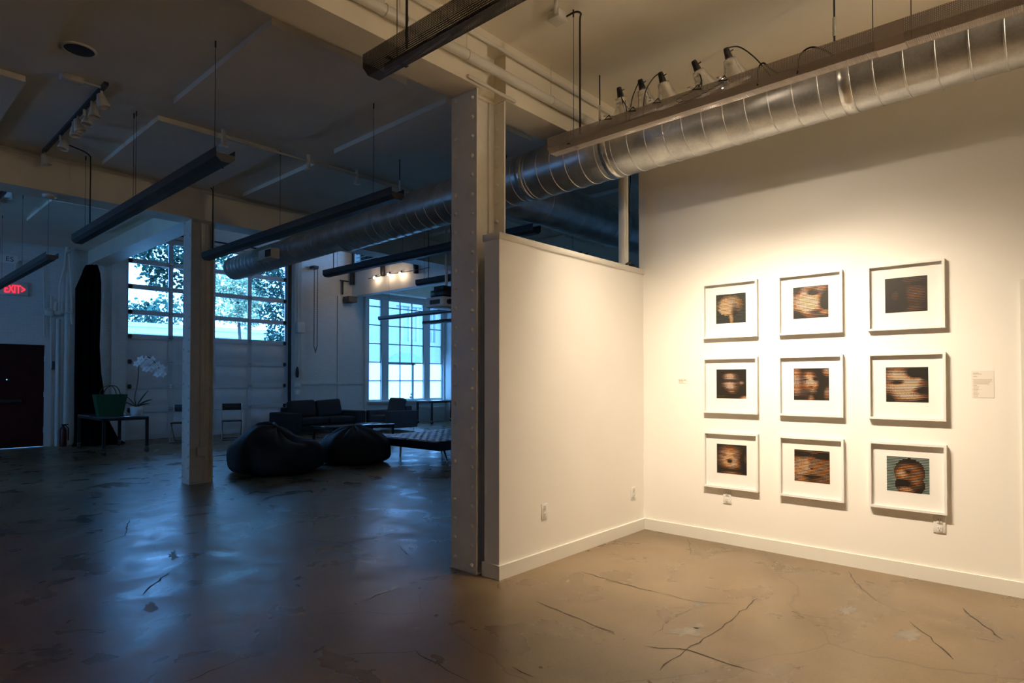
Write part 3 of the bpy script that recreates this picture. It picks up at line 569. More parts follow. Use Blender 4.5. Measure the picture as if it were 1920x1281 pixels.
for r, zc in enumerate((2.0, 1.355, .713)):
    for c, yc in enumerate((2.112, 1.474, .836)):
        t = thing('framed_picture', LAB[r*3+c], 'picture', (XW, yc, zc), group='nine framed prints on the gallery wall'); t.rotation_euler = (0,0,-math.pi/2)
        piece(t, 'frame', frame_me, (0,0,0)); mb_ = piece(t, 'mat_board', mat_me, (0,0,0)); piece(t, 'portrait_print', art_mesh(r*3+c), (.004,-.0088,.012))
# ------------------------------------------------------------------ garage door
gd = thing('door_2', 'tall sectional garage door with four glazed rows above solid panels', None, (6.53, 16.1, 0), kind='structure')
GX = [4.52, 5.48, 6.48, 7.42, 8.47]; GZ = [.06, .70, 1.25, 1.83, 2.42, 2.99, 3.59, 4.19, 4.76]; YG = 16.12
for i in range(4):
    for j in range(8):
        x0, x1, z0, z1 = GX[i]+.045, GX[i+1]-.045, GZ[j]+.045, GZ[j+1]-.045
        if j < 4: part(gd, 'panel', MB().rbox(x0,x1,YG,YG+.02,z0,z1,.006,1), M_GPANEL)
        else: part(gd, 'pane', MB().box(x0-.01,x1+.01,YG+.008,YG+.014,z0-.01,z1+.01), M_GLASS)
for z in GZ:
    part(gd, 'rail', MB().box(4.5,8.49,YG-.03,YG+.035,z-.055,z-.002).box(4.5,8.49,YG-.025,YG+.035,z-.003,z+.055), M_GDOOR)
for x in GX: part(gd, 'stile', MB().box(x-.05,x+.05,YG-.012,YG+.03,.0,4.8), M_GDOOR)
for x in (4.6, 5.48, 7.42, 8.4):
    for z in GZ[1:8]: part(gd, 'hinge', MB().box(x-.035,x+.035,YG-.045,YG-.03,z-.05,z+.05).tube([(x-.05,YG-.05,z),(x+.05,YG-.05,z)],.012,6), M_CHROME if x in (7.42, 5.48) else M_DARK)
part(gd, 'track', MB().box(4.43,4.5,YG-.1,YG-.03,0,4.82), M_DARK); part(gd, 'track', MB().box(8.5,8.56,YG-.1,YG-.03,0,4.82), M_DARK)
part(gd, 'bottom_seal', MB().box(4.5,8.56,YG-.02,YG+.03,0,.04), M_BLACK)
part(gd, 'shaft', MB().tube([(4.4,15.9,4.9),(8.7,15.9,4.9)],.02,8), M_DARK)
# ------------------------------------------------------------------ window
wn = thing('window_1', 'tall steel window with frosted lower panes', None, (12.65, 16.1, .74), kind='structure')
WZ = [.77, 1.38, 1.965, 2.55, 3.135, 3.72, 3.955]; YW = 16.1
secs = [(11.14, 11.63, 1), (11.90, 13.36, 3), (13.62, 14.17, 1)]
part(wn, 'frame', MB().box(11.1,14.2,YW-.05,YW+.06,.74,.77).box(11.1,14.2,YW-.05,YW+.06,3.955,3.98).box(11.1,11.14,YW-.05,YW+.06,.77,3.955).box(14.17,14.2,YW-.05,YW+.06,.77,3.955), M_HALL)
part(wn, 'mullion', MB().box(11.63,11.90,YW-.06,YW+.08,.77,3.955), M_HALL); part(wn, 'mullion', MB().box(13.36,13.62,YW-.06,YW+.08,.77,3.955), M_HALL)
for x0, x1, n in secs:
    for j in range(6):
        for i in range(n):
            a_, b_ = x0+(x1-x0)*i/n, x0+(x1-x0)*(i+1)/n
            part(wn, 'frosted_pane' if j < 2 else 'pane', MB().box(a_+.012,b_-.012,YW,YW+.006,WZ[j]+.012,WZ[j+1]-.012), M_FROST if j < 2 else M_GLASS)
    for j in range(7): part(wn, 'glazing_bar', MB().box(x0,x1,YW-.02,YW+.025,WZ[j]-.016,WZ[j]+.016), M_GDOOR)
    for i in range(n+1): xx = x0+(x1-x0)*i/n; part(wn, 'glazing_bar', MB().box(xx-.016,xx+.016,YW-.02,YW+.025,.77,3.955), M_GDOOR)
part(wn, 'sash', MB().box(11.9,13.0,YW-.05,YW-.02,1.9,1.95).box(12.86,12.93,YW-.05,YW-.02,.77,1.95), M_GDOOR)
part(wn, 'sill', MB().box(11.0,14.25,15.86,16.0,.68,.74), M_HALL)
part(wn, 'latch', MB().box(12.78,12.9,YW-.04,YW-.02,.8,.86).box(12.81,12.86,YW-.04,YW-.02,.9,.96), M_GDOOR)
for k, (a_, b_) in enumerate(LW):
    wk = thing('window_%d' % (k+3), ['first tall side window of the left wall', 'second tall side window of the left wall', 'third tall side window of the left wall'][k], None, (XL-.15, (a_+b_)/2, 1.3), kind='structure')
    part(wk, 'pane', MB().box(XL-.16, XL-.154, a_, b_, 1.3, 3.1), M_GLASS)
    part(wk, 'frame', MB().box(XL-.2, XL-.1, a_, b_, 1.3, 1.36).box(XL-.2, XL-.1, a_, b_, 3.04, 3.1).box(XL-.2, XL-.1, a_, a_+.06, 1.3, 3.1).box(XL-.2, XL-.1, b_-.06, b_, 1.3, 3.1), M_HALL)
    for j in (1, 2): part(wk, 'glazing_bar', MB().box(XL-.18, XL-.13, a_+(b_-a_)*j/3-.02, a_+(b_-a_)*j/3+.02, 1.3, 3.1), M_HALL)
# upper window in the header wall, with blinds
wu = thing('window_2', 'small upper window with blinds above the spotlights', None, (10.6, 15, 4.72), kind='structure')
part(wu, 'frame', MB().box(10.46,10.5,15.86,15.93,4.7,5.78).box(10.46,10.5,14.02,14.08,4.7,5.78).box(10.46,10.5,14.02,15.93,4.68,4.74), M_DARK)
part(wu, 'pane', MB().box(10.7,10.71,14.05,15.9,4.72,5.75), M_GLASS)
for k in range(9): part(wu, 'slat', MB().box(10.56,10.60,14.07,15.88,4.76+k*.11,4.77+k*.11), M_BLIND)
# ------------------------------------------------------------------ exit door and wall fittings at the left
dr = thing('door_1', 'dark red exit door under the exit sign', None, (2.5,16.05,0), kind='structure')
part(dr, 'leaf', MB().box(2.05,2.995,16.03,16.08,.006,2.14), M_REDDOOR)
part(dr, 'push_bar', MB().rbox(2.1,2.62,15.97,16.03,.93,1.0,.01,2), M_DARK)
for z in (.35, 1.1, 1.85): part(dr, 'hinge', MB().tube([(2.99,16.0,z-.06),(2.99,16.0,z+.06)],.012,8), M_GDOOR)
part(dr, 'peephole', MB().ball((2.375,16.028,1.41),.012,8,6), M_BLUEGLOW)  # emission gives the peephole a blue glow of its own
part(dr, 'door_frame', MB().box(2.99,3.1,15.95,16.06,0,2.25).box(1.94,2.99,15.95,16.06,2.14,2.25).box(1.94,2.055,15.95,16.06,0,2.14), M_HALL)
ex = thing('exit_sign', 'red glowing exit sign on the left wall', 'exit sign', (2.42,16.0,3.19))
part(ex, 'housing', MB().rbox(2.2,2.69,15.94,16.0,3.14,3.42,.01,2), M_HALL)
EM = text_mesh('EXIT>', .24, .004); EM.materials.clear(); EM.materials.append(M_RED)
q = PY(15.93,28,543); o = piece(ex, 'letters', EM, (q.x-2.42, q.y-16.0, q.z-3.19), (math.pi/2,0,0)); o.scale = (.55, 1, 1)
sg = thing('warning_plate', 'small pale plate with letters above the exit sign', 'sign', (2.36,15.99,3.78))
part(sg, 'plate', MB().box(2.2,2.52,15.98,16.0,3.79,3.95), M_PLAST); SM = text_mesh('ES', .14, .002); SM.materials.clear(); SM.materials.append(M_SLOT); piece(sg, 'letters', SM, (.03,-.012,.09), (math.pi/2,0,0))
def pipe(label, pts, r, mt=M_PIPE, name='wall_pipe'): return one(name, label, 'pipe', MB().tube(pts, r, 10), mt)
pipe('pale vertical pipe right of the exit door frame', [(3.2,15.9,0),(3.2,15.9,2.7)], .045)
pipe('tall pale pipe beside the black curtain', [(3.345,15.86,0),(3.345,15.86,4.25)], .05)
pipe('pale pipe loop bent above the valve', [PY(15.8,*p) for p in ((150,461),(123,474),(121,500),(112,534),(111,588),(135,586),(134,560),(130,476))], .02)
pipe('short drain pipe under the pipe loop', [PY(15.8,*p) for p in ((133,588),(134,600),(136,608))], .022)
pipe('thin conduit running down to the exit door corner', [PY(15.95,*p) for p in ((28,520),(29,495),(36,488),(72,491),(82,505),(83,630))], .016)
pipe('thin conduit left of the valve', [PY(15.95,*p) for p in ((96,555),(96,690))], .014)
vb = thing('pipe_valve', 'pale wall valve with bent pipes above the exit door', 'valve', PY(15.9,92,590))
q = PY(15.9,92,586); part(vb, 'body', MB().ball(q,.1,12,8,(1.1,.8,.9)).tube([q+Vector((-.13,0,0)),q+Vector((.2,0,0))],.05,10), M_PIPE); part(vb, 'elbow', MB().tube([q+Vector((.1,0,0)),q+Vector((.12,0,.22)),q+Vector((.22,0,.24)),q+Vector((.24,0,0))],.04,8), M_PIPE)
one('switch_box', 'small grey switch box on the thin conduit', 'switch box', MB().rbox(*sorted((PY(15.9,98,690).x,PY(15.9,103,690).x)),15.9,16.0,1.62,1.80,.008,2), M_DSTEEL2)
fe = thing('fire_extinguisher', 'dim red fire extinguisher between the wall pipes', 'extinguisher', (3.27,15.72,0))
part(fe, 'tank', MB().lathe([(.001,0),(.06,.0),(.065,.03),(.065,.34),(.05,.39),(.02,.42)], (3.27,15.72,0), (0,0,1), 16), M_WOODR); part(fe, 'valve', MB().box(3.25,3.29,15.70,15.74,.42,.46).box(3.24,3.36,15.71,15.73,.45,.47), M_DARK); part(fe, 'hose', MB().tube([(3.3,15.72,.45),(3.36,15.72,.38),(3.36,15.72,.12)],.012,6), M_BLACK)
# curtain
cp = [((141,541),(190,530)), ((141,560),(190,560)), ((140,650),(187,650)), ((139,720),(190,700)), ((139,760),(196,740)), ((139,800),(205,790)), ((138,830),(222,822)), ((134,838),(236,834))]
mb = MB(); vs = []; fs = []; n = 30
rowsC = [(PY(15.45,*((150,515))), PY(15.45,184,502))]; rowsC = [(PY(15.45,161,497),PY(15.45,183,497)), (PY(15.45,156,505),PY(15.45,186,505)), (PY(15.45,153,514),PY(15.45,188,512))] + [(PY(15.45,*a_),PY(15.45,*b_)) for a_, b_ in cp]
for k, (a_, b_) in enumerate(rowsC):
    fl_ = k/(len(rowsC)-1)
    for s in (0, 1):
        for i in range(n+1):
            u = i/n if s == 0 else 1-i/n; p = a_.lerp(b_, u); fold = .045*math.sin(u*22+.4*k)+.02*math.sin(u*51)
            edge = math.sqrt(max(0, 1-(2*u-1)**2)); y_ = p.y + (-1 if s == 0 else 1)*(.05+.12*fl_)*edge + fold*edge
            vs.append((p.x, min(y_, 15.83), max(0.002, p.z if k < len(rowsC)-1 else .004)))
N2 = 2*(n+1)
for k in range(len(rowsC)-1):
    for i in range(N2): fs.append((k*N2+i, k*N2+(i+1) % N2, (k+1)*N2+(i+1) % N2, (k+1)*N2+i))
fs.append(tuple(range(N2))); mb.add(vs, fs, True)
one('black_curtain', 'black curtain gathered to the floor beside the garage door', 'curtain', mb, M_CURT)
# wall mouldings, pilasters and fittings right of the garage door
struct('trim_3', MB().box(8.62,8.78,15.93,16.0,0,5.8), M_HALL, 'flat pilaster right of the garage door')
struct('trim_4', MB().box(10.0,10.14,15.96,16.0,0,3.9).box(8.85,11.0,15.965,16.0,1.28,1.33), M_HALL, 'raised moulding lines on the end wall')
struct('trim_5', MB().box(3.9,4.02,15.9,16.0,0,4.0).box(4.2,4.26,15.96,16.0,0,4.6), M_HALL, 'narrow trim between curtain and garage door')
struct('trim_6', MB().box(10.92,11.06,15.9,16.0,0,4.05).box(8.8,14.25,15.95,16.0,.45,.5), M_HALL, 'window casing and low ledge')
one('electrical_box', 'pale electrical box on the pilaster by the garage door', 'electrical box', MB().rbox(8.64,8.86,15.82,15.93,2.72,3.02,.01,2).tube([(8.7,15.9,3.0),(8.7,15.9,5.5)],.015,8).tube([(8.8,15.9,3.0),(8.8,15.9,5.5)],.015,8).tube([(8.7,15.9,2.72),(8.7,15.9,1.4)],.012,8).tube([(8.8,15.9,2.72),(8.8,15.9,.5)],.012,8), M_HALL)
one('pendant_switch', 'black pendant switch hanging below the electrical box', 'switch', MB().lathe([(.001,0),(.035,.01),(.045,.1),(.04,.22),(.015,.3)], (8.66,15.86,1.47), (0,0,1), 12), M_BLACK)
one('switch_box', 'white switch box low on the pilaster', 'switch box', MB().rbox(8.63,8.76,15.86,15.93,.98,1.12,.006,2), M_PLAST)
one('switch_box', 'upper white switch box on the pilaster', 'switch box', MB().rbox(8.63,8.76,15.86,15.93,1.2,1.3,.006,2), M_PLAST)
ch = thing('pull_chain', 'black door chain loop hanging on the wall by the garage door', 'chain', (9.18,15.8,2.2))
lk = MB().tube([(0.014*math.cos(a_),0,.026*math.sin(a_)) for a_ in np.linspace(0,2*math.pi,9)], .006, 5, False).mesh('link', M_BLACK)
part(ch, 'wheel', MB().box(9.1,9.26,15.78,16.0,4.58,4.66), M_DARK)
for i in range(44):
    for s in (-1, 1): piece(ch, 'link', lk, (s*.05*min(1, i/3), 0, i*.055), (0,0,math.pi/2 if i % 2 else .2))
one('angle_bracket', 'small black angle bracket high on the wall', 'bracket', MB().box(10.05,10.35,15.92,15.95,4.34,4.38).box(10.12,10.16,15.92,15.95,3.95,4.38), M_BLACK)
one('wall_speaker', 'small brown box speaker above the window corner', 'speaker', MB().rbox(10.2,10.5,15.7,16.0,3.72,3.9,.02,2), mat('brown_box', (.1,.085,.07), .5))
# alcove spotlights on the header face
sp = thing('spotlight_rail', 'cable spotlight rail with three lit bulbs on the header wall', 'spotlight rail', (10.4,13.5,4.4))
pts3 = [PX(10.38,702,521), PX(10.38,728,515), PX(10.38,750,513)]
part(sp, 'cable', MB().tube([pts3[0]+Vector((0,.3,0)), pts3[1]+Vector((0,0,.02)), pts3[2]+Vector((0,0,.02)), PX(10.38,790,505), PX(10.38,850,490)],.01,6), M_DARK)
for p in pts3:
    b_ = part(sp, 'bulb', MB().ball(p,.035,10,8), M_TRACKB); part(sp, 'bulb_socket', MB().tube([p+Vector((.03,0,.02)),p+Vector((.06,0,.08))],.025,8), M_DARK, under=None)
    l = bpy.data.lights.new('rail_bulb_light', 'POINT'); l.energy = 2.2; l.color = (1,.72,.45); l.shadow_soft_size = .035; lo = bpy.data.objects.new('rail_bulb_light', l); COL.objects.link(lo); lo.parent = sp; lo.location = p+Vector((-.06,0,-.02))-Vector((10.4,13.5,4.4))
for px, py in ((661,522), (718,505), (780,499)):
    q = PX(10.45,px,py); one('wall_bracket', {661:'black bracket at the left of the spotlight rail',718:'black bracket between the lit spotlights',780:'black bracket right of the lit spotlights'}[px], 'bracket', MB().rbox(10.38,10.5,min(q.y-.05,15.85),min(q.y+.05,15.95),q.z-.2,q.z+.2,.01,1), M_DARK)
# projector
pj = thing('ceiling_projector', 'white projector hanging on a pole beside the window view', 'projector', (5.62,6.28,2.38))
part(pj, 'body', MB().rbox(5.40,5.84,6.10,6.46,2.38,2.52,.02,2), M_PLAST); part(pj, 'vent', MB().box(5.395,5.4,6.16,6.36,2.42,2.48), M_SLOT); part(pj, 'lens', MB().tube([(5.5,6.1,2.45),(5.5,6.05,2.45)],.035,12), M_DARK)
part(pj, 'mount', MB().rbox(5.45,5.78,6.14,6.42,2.53,2.62,.01,1).box(5.5,5.7,6.2,6.4,2.62,2.68), M_DARK); part(pj, 'pole', MB().tube([(5.62,6.28,2.6),(5.62,6.28,ZC)],.02,10), M_PIPE); part(pj, 'cable', MB().tube([(5.66,6.28,ZC),(5.69,6.25,3.3),(5.66,6.22,2.62)],.008,6), M_BLACK)
# ------------------------------------------------------------------ ceiling fittings
cs = thing('ceiling_speaker', 'round grey speaker flush in the ceiling', 'speaker', (1.25,5.65,ZC))
part(cs, 'rim', MB().lathe([(.118,0),(.118,-.01),(.1,-.012),(.1,0)], (1.25,5.65,ZC), (0,0,1), 32), M_CEIL); part(cs, 'grille', MB().lathe([(.1,-.008),(.001,-.009)], (1.25,5.65,ZC), (0,0,1), 32), M_DSTEEL2)
tk = thing('track_light', 'ceiling light track with seven unlit spot heads', 'track light', (1.55,7.3,ZC))
part(tk, 'track', MB().box(1.53,1.565,6.1,8.45,ZC-.03,ZC), M_DSTEEL2); part(tk, 'power_feed', MB().rbox(1.24,1.40,6.16,6.24,ZC-.05,ZC,.006,1), M_PIPE); part(tk, 'conduit', MB().tube([(1.4,6.2,ZC-.02),(1.55,6.2,ZC-.02)],.01,6), M_PIPE)
for i, yy in enumerate((6.25,6.55,6.8,7.02,7.2,7.7,8.4)):
    h_ = part(tk, 'spot_head', MB().lathe([(.02,.12),(.03,.11),(.05,.02),(.05,0),(.045,0),(.04,.03)], (1.57,yy,ZC-.17), (.25*(i%3-1),.1,1), 16), M_PIPE); part(tk, 'stem', MB().tube([(1.55,yy,ZC-.02),(1.55,yy,ZC-.09)],.012,6), M_PIPE, under=h_)
t2 = thing('track_light', 'far ceiling light track at the left edge of the view', 'track light', (1.6,11.4,4.25))
part(t2, 'track', MB().box(1.66,1.7,10.2,12.6,4.2,4.25), M_DSTEEL2)
for yy in (10.7,11.4,12.3): part(t2, 'spot_head', MB().lathe([(.02,.14),(.05,.02),(.05,0),(.04,.03)], (1.68,yy,4.04), (.2,.1,1), 14), M_PIPE)
sk = thing('sprinkler_pipe', 'white ceiling pipe with small sprinkler heads', 'pipe', (4.0,6.37,ZC-.1))
part(sk, 'pipe', MB().tube([(2.6,6.37,ZC-.075),(7.4,6.37,ZC-.075)],.016,8), M_PIPE)
for x in (2.65,3.6,4.25,5.3): part(sk, 'sprinkler_head', MB().tube([(x,6.37,ZC-.002),(x,6.37,ZC-.15)],.022,8).lathe([(.001,0),(.045,0),(.045,.012),(.02,.04)], (x,6.37,ZC-.18), (0,0,1), 12), M_PIPE)
one('beam_conduit', 'thin conduit under the ceiling along the far beam', 'pipe', MB().tube([(-2,8.58,ZC-.04),(7,8.58,ZC-.04)],.014,8), M_PIPE)
one('smoke_sensor', 'oval sensor under the far beam with a blue light', 'sensor', MB().lathe([(.07,0),(.07,-.02),(.05,-.035),(.001,-.036)], (1.67,8.8,3.565), (0,0,1), 20), M_PIPE)
# ------------------------------------------------------------------ furniture
def caster(t, x, y, z=0.0):
    c = part(t, 'caster', MB().lathe([(.012,-.014),(.045,-.014),(.05,-.006),(.05,.006),(.045,.014),(.012,.014)], (x,y,.05), (1,.5,0), 16), M_BLACK)
    part(t, 'caster_fork', MB().box(x-.03,x+.03,y-.03,y+.03,.105,.12).box(x-.024,x-.018,y-.02,y+.02,.04,.11).box(x+.018,x+.024,y-.02,y+.02,.04,.11).tube([(x-.03,y,.05),(x+.03,y,.05)],.008,6), M_CHROME, under=c)
def rolling_table(name, label, x0, x1, y0, y1, h):
    t = thing(name, label, 'table', ((x0+x1)/2,(y0+y1)/2,0))
    part(t, 'table_top', MB().rbox(x0,x1,y0,y1,h-.025,h,.004,1), mat('table_top_laminate', (.09,.09,.095), .22)); part(t, 'apron', MB().box(x0,x1,y0,y0+.04,h-.065,h-.025).box(x0,x1,y1-.04,y1,h-.065,h-.025).box(x0,x0+.04,y0,y1,h-.065,h-.025).box(x1-.04,x1,y0,y1,h-.065,h-.025), M_DARK)
    for x in (x0+.025,x1-.025):
        for y in (y0+.025,y1-.025): part(t, 'leg', MB().box(x-.025,x+.025,y-.025,y+.025,.12,h-.025), M_DARK); caster(t, x, y)
    return t
rolling_table('rolling_table', 'black steel table on casters holding tote and orchid', 3.36, 4.13, 13.25, 15.0, .70)
rolling_table('rolling_table', 'rolling table under the tall window at the right', 12.6, 14.1, 14.75, 15.5, .74)
tb = thing('tote_bag', 'dark green tote bag on the rolling table', 'bag', (3.6,13.95,.70))
A = PX(3.55,178,742); 
tx0, tx1 = 3.36, 3.90; ty0, ty1 = 13.72, 13.98; zt = .70
part(tb, 'body', MB().add([(tx0+.07,ty0+.03,zt),(tx1-.07,ty0+.03,zt),(tx1-.07,ty1-.03,zt),(tx0+.07,ty1-.03,zt),(tx0,ty0,zt+.42),(tx1,ty0,zt+.42),(tx1,ty1,zt+.42),(tx0,ty1,zt+.42),(tx0+.02,ty0+.015,zt+.41),(tx1-.02,ty0+.015,zt+.41),(tx1-.02,ty1-.015,zt+.41),(tx0+.02,ty1-.015,zt+.41),(tx0+.08,ty0+.04,zt+.02),(tx1-.08,ty0+.04,zt+.02),(tx1-.08,ty1-.04,zt+.02),(tx0+.08,ty1-.04,zt+.02)],
     [(3,2,1,0),(0,1,5,4),(1,2,6,5),(2,3,7,6),(3,0,4,7),(4,5,9,8),(5,6,10,9),(6,7,11,10),(7,4,8,11),(8,9,13,12),(9,10,14,13),(10,11,15,14),(11,8,12,15),(12,13,14,15)]), M_GREEN)
for yy in (ty0+.005, ty1-.005): part(tb, 'handle', MB().tube(smooth([(3.48,yy,zt+.36),(3.51,yy,zt+.5),(3.59,yy,zt+.58),(3.69,yy,zt+.58),(3.75,yy,zt+.5),(3.78,yy,zt+.36)]),.008,6), M_GREEN if yy > 13.8 else M_BLACK)
oc = thing('potted_orchid', 'white orchid in a pale pot on the rolling table', 'plant', (3.95,13.38,.70))
part(oc, 'pot', MB().lathe([(.001,0),(.085,0),(.095,.01),(.11,.19),(.1,.19),(.09,.03)], (3.95,13.38,.70), (0,0,1), 20), M_CERAM)
part(oc, 'soil', MB().lathe([(.1,.16),(.001,.17)], (3.95,13.38,.70), (0,0,1), 16), M_BARK)
O = Vector((3.95,13.38,.87))
def leaf(dx, dz, wd, bend):
    mb = MB(); vs = []; fs = []
    for i in range(7):
        u = i/6; p = O+Vector((dx*u, -.03*u, dz*u-bend*u*u)); h = wd*math.sin(math.pi*(.12+.86*u)); vs += [p+Vector((0,h,.012)), p, p+Vector((0,-h,.012))]
        vs[-3] += Vector((0,0,h*.5)); 
        if i: b_ = 3*i; fs += [(b_-3,b_-2,b_+1,b_),(b_-2,b_-1,b_+2,b_+1)]
    part(oc, 'leaf', mb.add(vs, fs, True), M_LEAF)
for a_ in ((.2,.36,.035,.04),(.26,.2,.03,.06),(.22,.1,.025,.04),(-.22,.3,.05,.05),(-.25,.14,.04,.03)): leaf(*a_)
stm = [O, O+Vector((-.03,0,.2)), O+Vector((.02,0,.5)), O+Vector((.04,0,.82)), O+Vector((.1,0,.96)), O+Vector((.2,0,.98)), O+Vector((.32,0,.88)), O+Vector((.42,0,.72))]
part(oc, 'stem', MB().tube(smooth(stm), .008, 6), M_LEAF)
def flower(c, s):
    mb = MB()
    for k in range(5):
        a_ = 2*math.pi*k/5+random.uniform(-.2,.2); e1, e2, nn = Vector((.65,-.75,0)), Vector((.25,.2,.95)), Vector((-.72,-.6,.3)); d = e1*math.cos(a_)+e2*math.sin(a_)+nn*.2; sd = e2*math.cos(a_)-e1*math.sin(a_)
        mb.add([c, c+d*s*.5+sd*s*.38, c+d*s, c+d*s*.5-sd*s*.38], [(0,1,2,3)])
    mb.ball(c+Vector((0,-.02,0)), s*.2, 6, 4); part(oc, 'flower', mb, M_PETAL)
for dx, dz in ((.0,.9),(.06,.98),(.14,.98),(.1,.88),(.2,.92),(.26,.98),(.3,.84),(.24,.8),(.36,.88),(.4,.76),(.36,.7),(.46,.7),(.44,.82),(.16,.8)): flower(O+Vector((dx,-.03,dz-.05)), .088)
# folding chairs
def fold_chair(label, loc, rz):
    t = thing('folding_chair', label, 'chair', loc, rz, group='black folding chairs by the garage door')
    part(t, 'seat', MB().rbox(-.21,.21,-.2,.2,.43,.455,.01,2), M_DARK, local=True); part(t, 'backrest', MB().rbox(-.21,.21,.285,.305,.68,.84,.008,2), M_DARK, local=True)
    for s in (-1, 1):
        part(t, 'leg', MB().tube([(s*.215,-.24,.012),(s*.215,.12,.5),(s*.215,.3,.84)], .011, 8), M_CHROME, local=True); part(t, 'leg', MB().tube([(s*.2,.28,.012),(s*.2,-.16,.44)], .011, 8), M_CHROME, local=True)
    part(t, 'foot_bar', MB().tube([(-.215,-.24,.012),(.215,-.24,.012)], .011, 8), M_DARK, local=True); part(t, 'foot_bar', MB().tube([(-.2,.28,.012),(.2,.28,.012)], .011, 8), M_DARK, local=True)
    return t
fc = fold_chair('open folding chair standing right of the far column', (6.32,14.6,0), math.radians(-22))
copy_tree(fc, (5.28,14.75,0), math.radians(-30), 'folding chair mostly hidden behind the far column')
# sofa
SX0, SX1, SY0, SY1 = 7.62, 9.86, 14.3, 15.4
sf = thing('sofa', 'dark two seat sofa with wide arms in front of the garage door', 'sofa', ((SX0+SX1)/2,(SY0+SY1)/2,0))
part(sf, 'base', MB().rbox(SX0+.3,SX1-.3,SY0+.04,SY1,.08,.26,.02,2), M_CHAR)
for x0, x1 in ((SX0,SX0+.34),(SX1-.34,SX1)): part(sf, 'arm', MB().rbox(x0,x1,SY0,SY1,.06,.56,.03,3), M_CHAR)
mid = (SX0+SX1)/2; part(sf, 'back', MB().rbox(SX0+.3,SX1-.3,SY1-.25,SY1,.2,.68,.04,3), M_CHAR)
for x0, x1 in ((SX0+.34,mid),(mid,SX1-.34)):
    part(sf, 'seat_cushion', MB().rbox(x0+.005,x1-.005,SY0-.02,SY1-.25,.26,.42,.04,3), M_CHAR)
    me = MB().rbox(-(x1-x0)/2+.01,(x1-x0)/2-.01,-.12,.12,-.24,.24,.07,4).mesh('back_cushion', M_CHAR); o = piece(sf, 'back_cushion', me, ((x0+x1)/2-mid, SY1-.34-(SY0+SY1)/2, .62), (math.radians(-14), 0, 0))
    o.rotation_euler = (math.radians(-14), math.radians(-1 if x0 < 8.5 else -3), 0)
for x in (SX0+.1,SX1-.1):
    for y in (SY0+.1,SY1-.1): part(sf, 'foot', MB().box(x-.03,x+.03,y-.03,y+.03,0,.07), M_DARK)
# armchair facing left
AX0, AX1, AY0, AY1 = 9.98, 10.92, 13.38, 14.5
ac = thing('armchair', 'grey armchair with wide box arms below the window', 'armchair', ((AX0+AX1)/2,(AY0+AY1)/2,0))
for y0, y1 in ((AY0,AY0+.25),(AY1-.25,AY1)): part(ac, 'arm', MB().rbox(AX0,AX1,y0,y1,.1,.56,.02,3), M_GREYF)
part(ac, 'base', MB().rbox(AX0+.03,AX1,AY0+.23,AY1-.23,.1,.28,.015,2), M_GREYF); part(ac, 'seat_cushion', MB().rbox(AX0-.03,AX1-.22,AY0+.255,AY1-.255,.28,.44,.04,3), M_GREYF)
part(ac, 'back', MB().rbox(AX1-.2,AX1,AY0+.24,AY1-.24,.28,.68,.03,3), M_GREYF)
me = MB().rbox(-.1,.1,-.3,.3,-.24,.24,.06,4).mesh('back_cushion', M_GREYF); o = piece(ac, 'back_cushion', me, (AX1-.3-(AX0+AX1)/2, 0, .66)); o.rotation_euler = (0, math.radians(15), 0)
for x in (AX0+.08,AX1-.08):
    for y in (AY0+.08,AY1-.08): part(ac, 'foot', MB().tube([(x,y,0),(x,y,.11)],.014,8), M_CHROME)
# coffee table
ct = thing('coffee_table', 'low dark coffee table with shiny glass top before the sofa', 'table', (7.85,11.85,0))
part(ct, 'glass_top', MB().rbox(7.05,8.65,11.4,12.3,.385,.4,.004,1), mat('table_glass', (.03,.035,.04), .08)); part(ct, 'frame', MB().box(7.07,8.63,11.42,11.46,.33,.385).box(7.07,8.63,12.24,12.28,.33,.385).box(7.07,7.11,11.42,12.28,.33,.385).box(8.59,8.63,11.42,12.28,.33,.385), M_DARK)
for x in (7.09,8.61):
    for y in (11.44,12.26): part(ct, 'leg', MB().box(x-.02,x+.02,y-.02,y+.02,0,.385), M_DARK)
part(ct, 'shelf', MB().box(7.1,8.6,11.45,12.25,.14,.155), M_DARK)
bkm = mat('magazine_cover', (.05,.06,.07), .3)
one('magazine', 'dark magazine at the left of the coffee table', 'magazine', MB().box(7.25,7.55,11.6,11.82,.4,.408), bkm); one('magazine', 'dark magazine at the right of the coffee table', 'magazine', MB().box(8.0,8.3,11.8,12.05,.4,.41), bkm)
# bean bags
def bean(label, c, rx, ry, h, seat, seed):
    rnd = random.Random(seed); nu, nv = 56, 30; vs, fs = [], []; ph = [rnd.uniform(0,6) for _ in range(8)]
    for j in range(nv+1):
        tt = j/nv
        for i in range(nu):
            a_ = 2*math.pi*i/nu; z = -math.cos(math.pi*tt); pw = 5.0 if z < 0 else 2.3; sx = (1-abs(z)**pw)**(1/pw) if abs(z) < 1 else 0; x = sx*math.cos(a_); y = sx*math.sin(a_); th = math.pi*tt
            zz = h*(.42 + .58*z) if z > 0 else h*.42*(1+z)
            r = 1+.03*math.sin(3*a_+ph[0])+.02*math.sin(7*a_+ph[1]+2*th); cr = .018*math.sin(11*a_+ph[2]+5*z)*max(0, z)+.012*math.sin(19*a_+ph[3])*max(0, z)
            d = seat(x, y); zz = zz*(1+(d if z > -.2 else d*.3)) + cr
            vs.append((c[0]+rx*r*x, c[1]+ry*r*y, max(0, zz)))
    for j in range(nv):
        for i in range(nu): fs.append((j*nu+i, j*nu+(i+1) % nu, (j+1)*nu+(i+1) % nu, (j+1)*nu+i))
    return one('bean_bag', label, 'bean bag', MB().add(vs, fs, True), M_BEAN, (c[0],c[1],0), group='black bean bags on the hall floor')
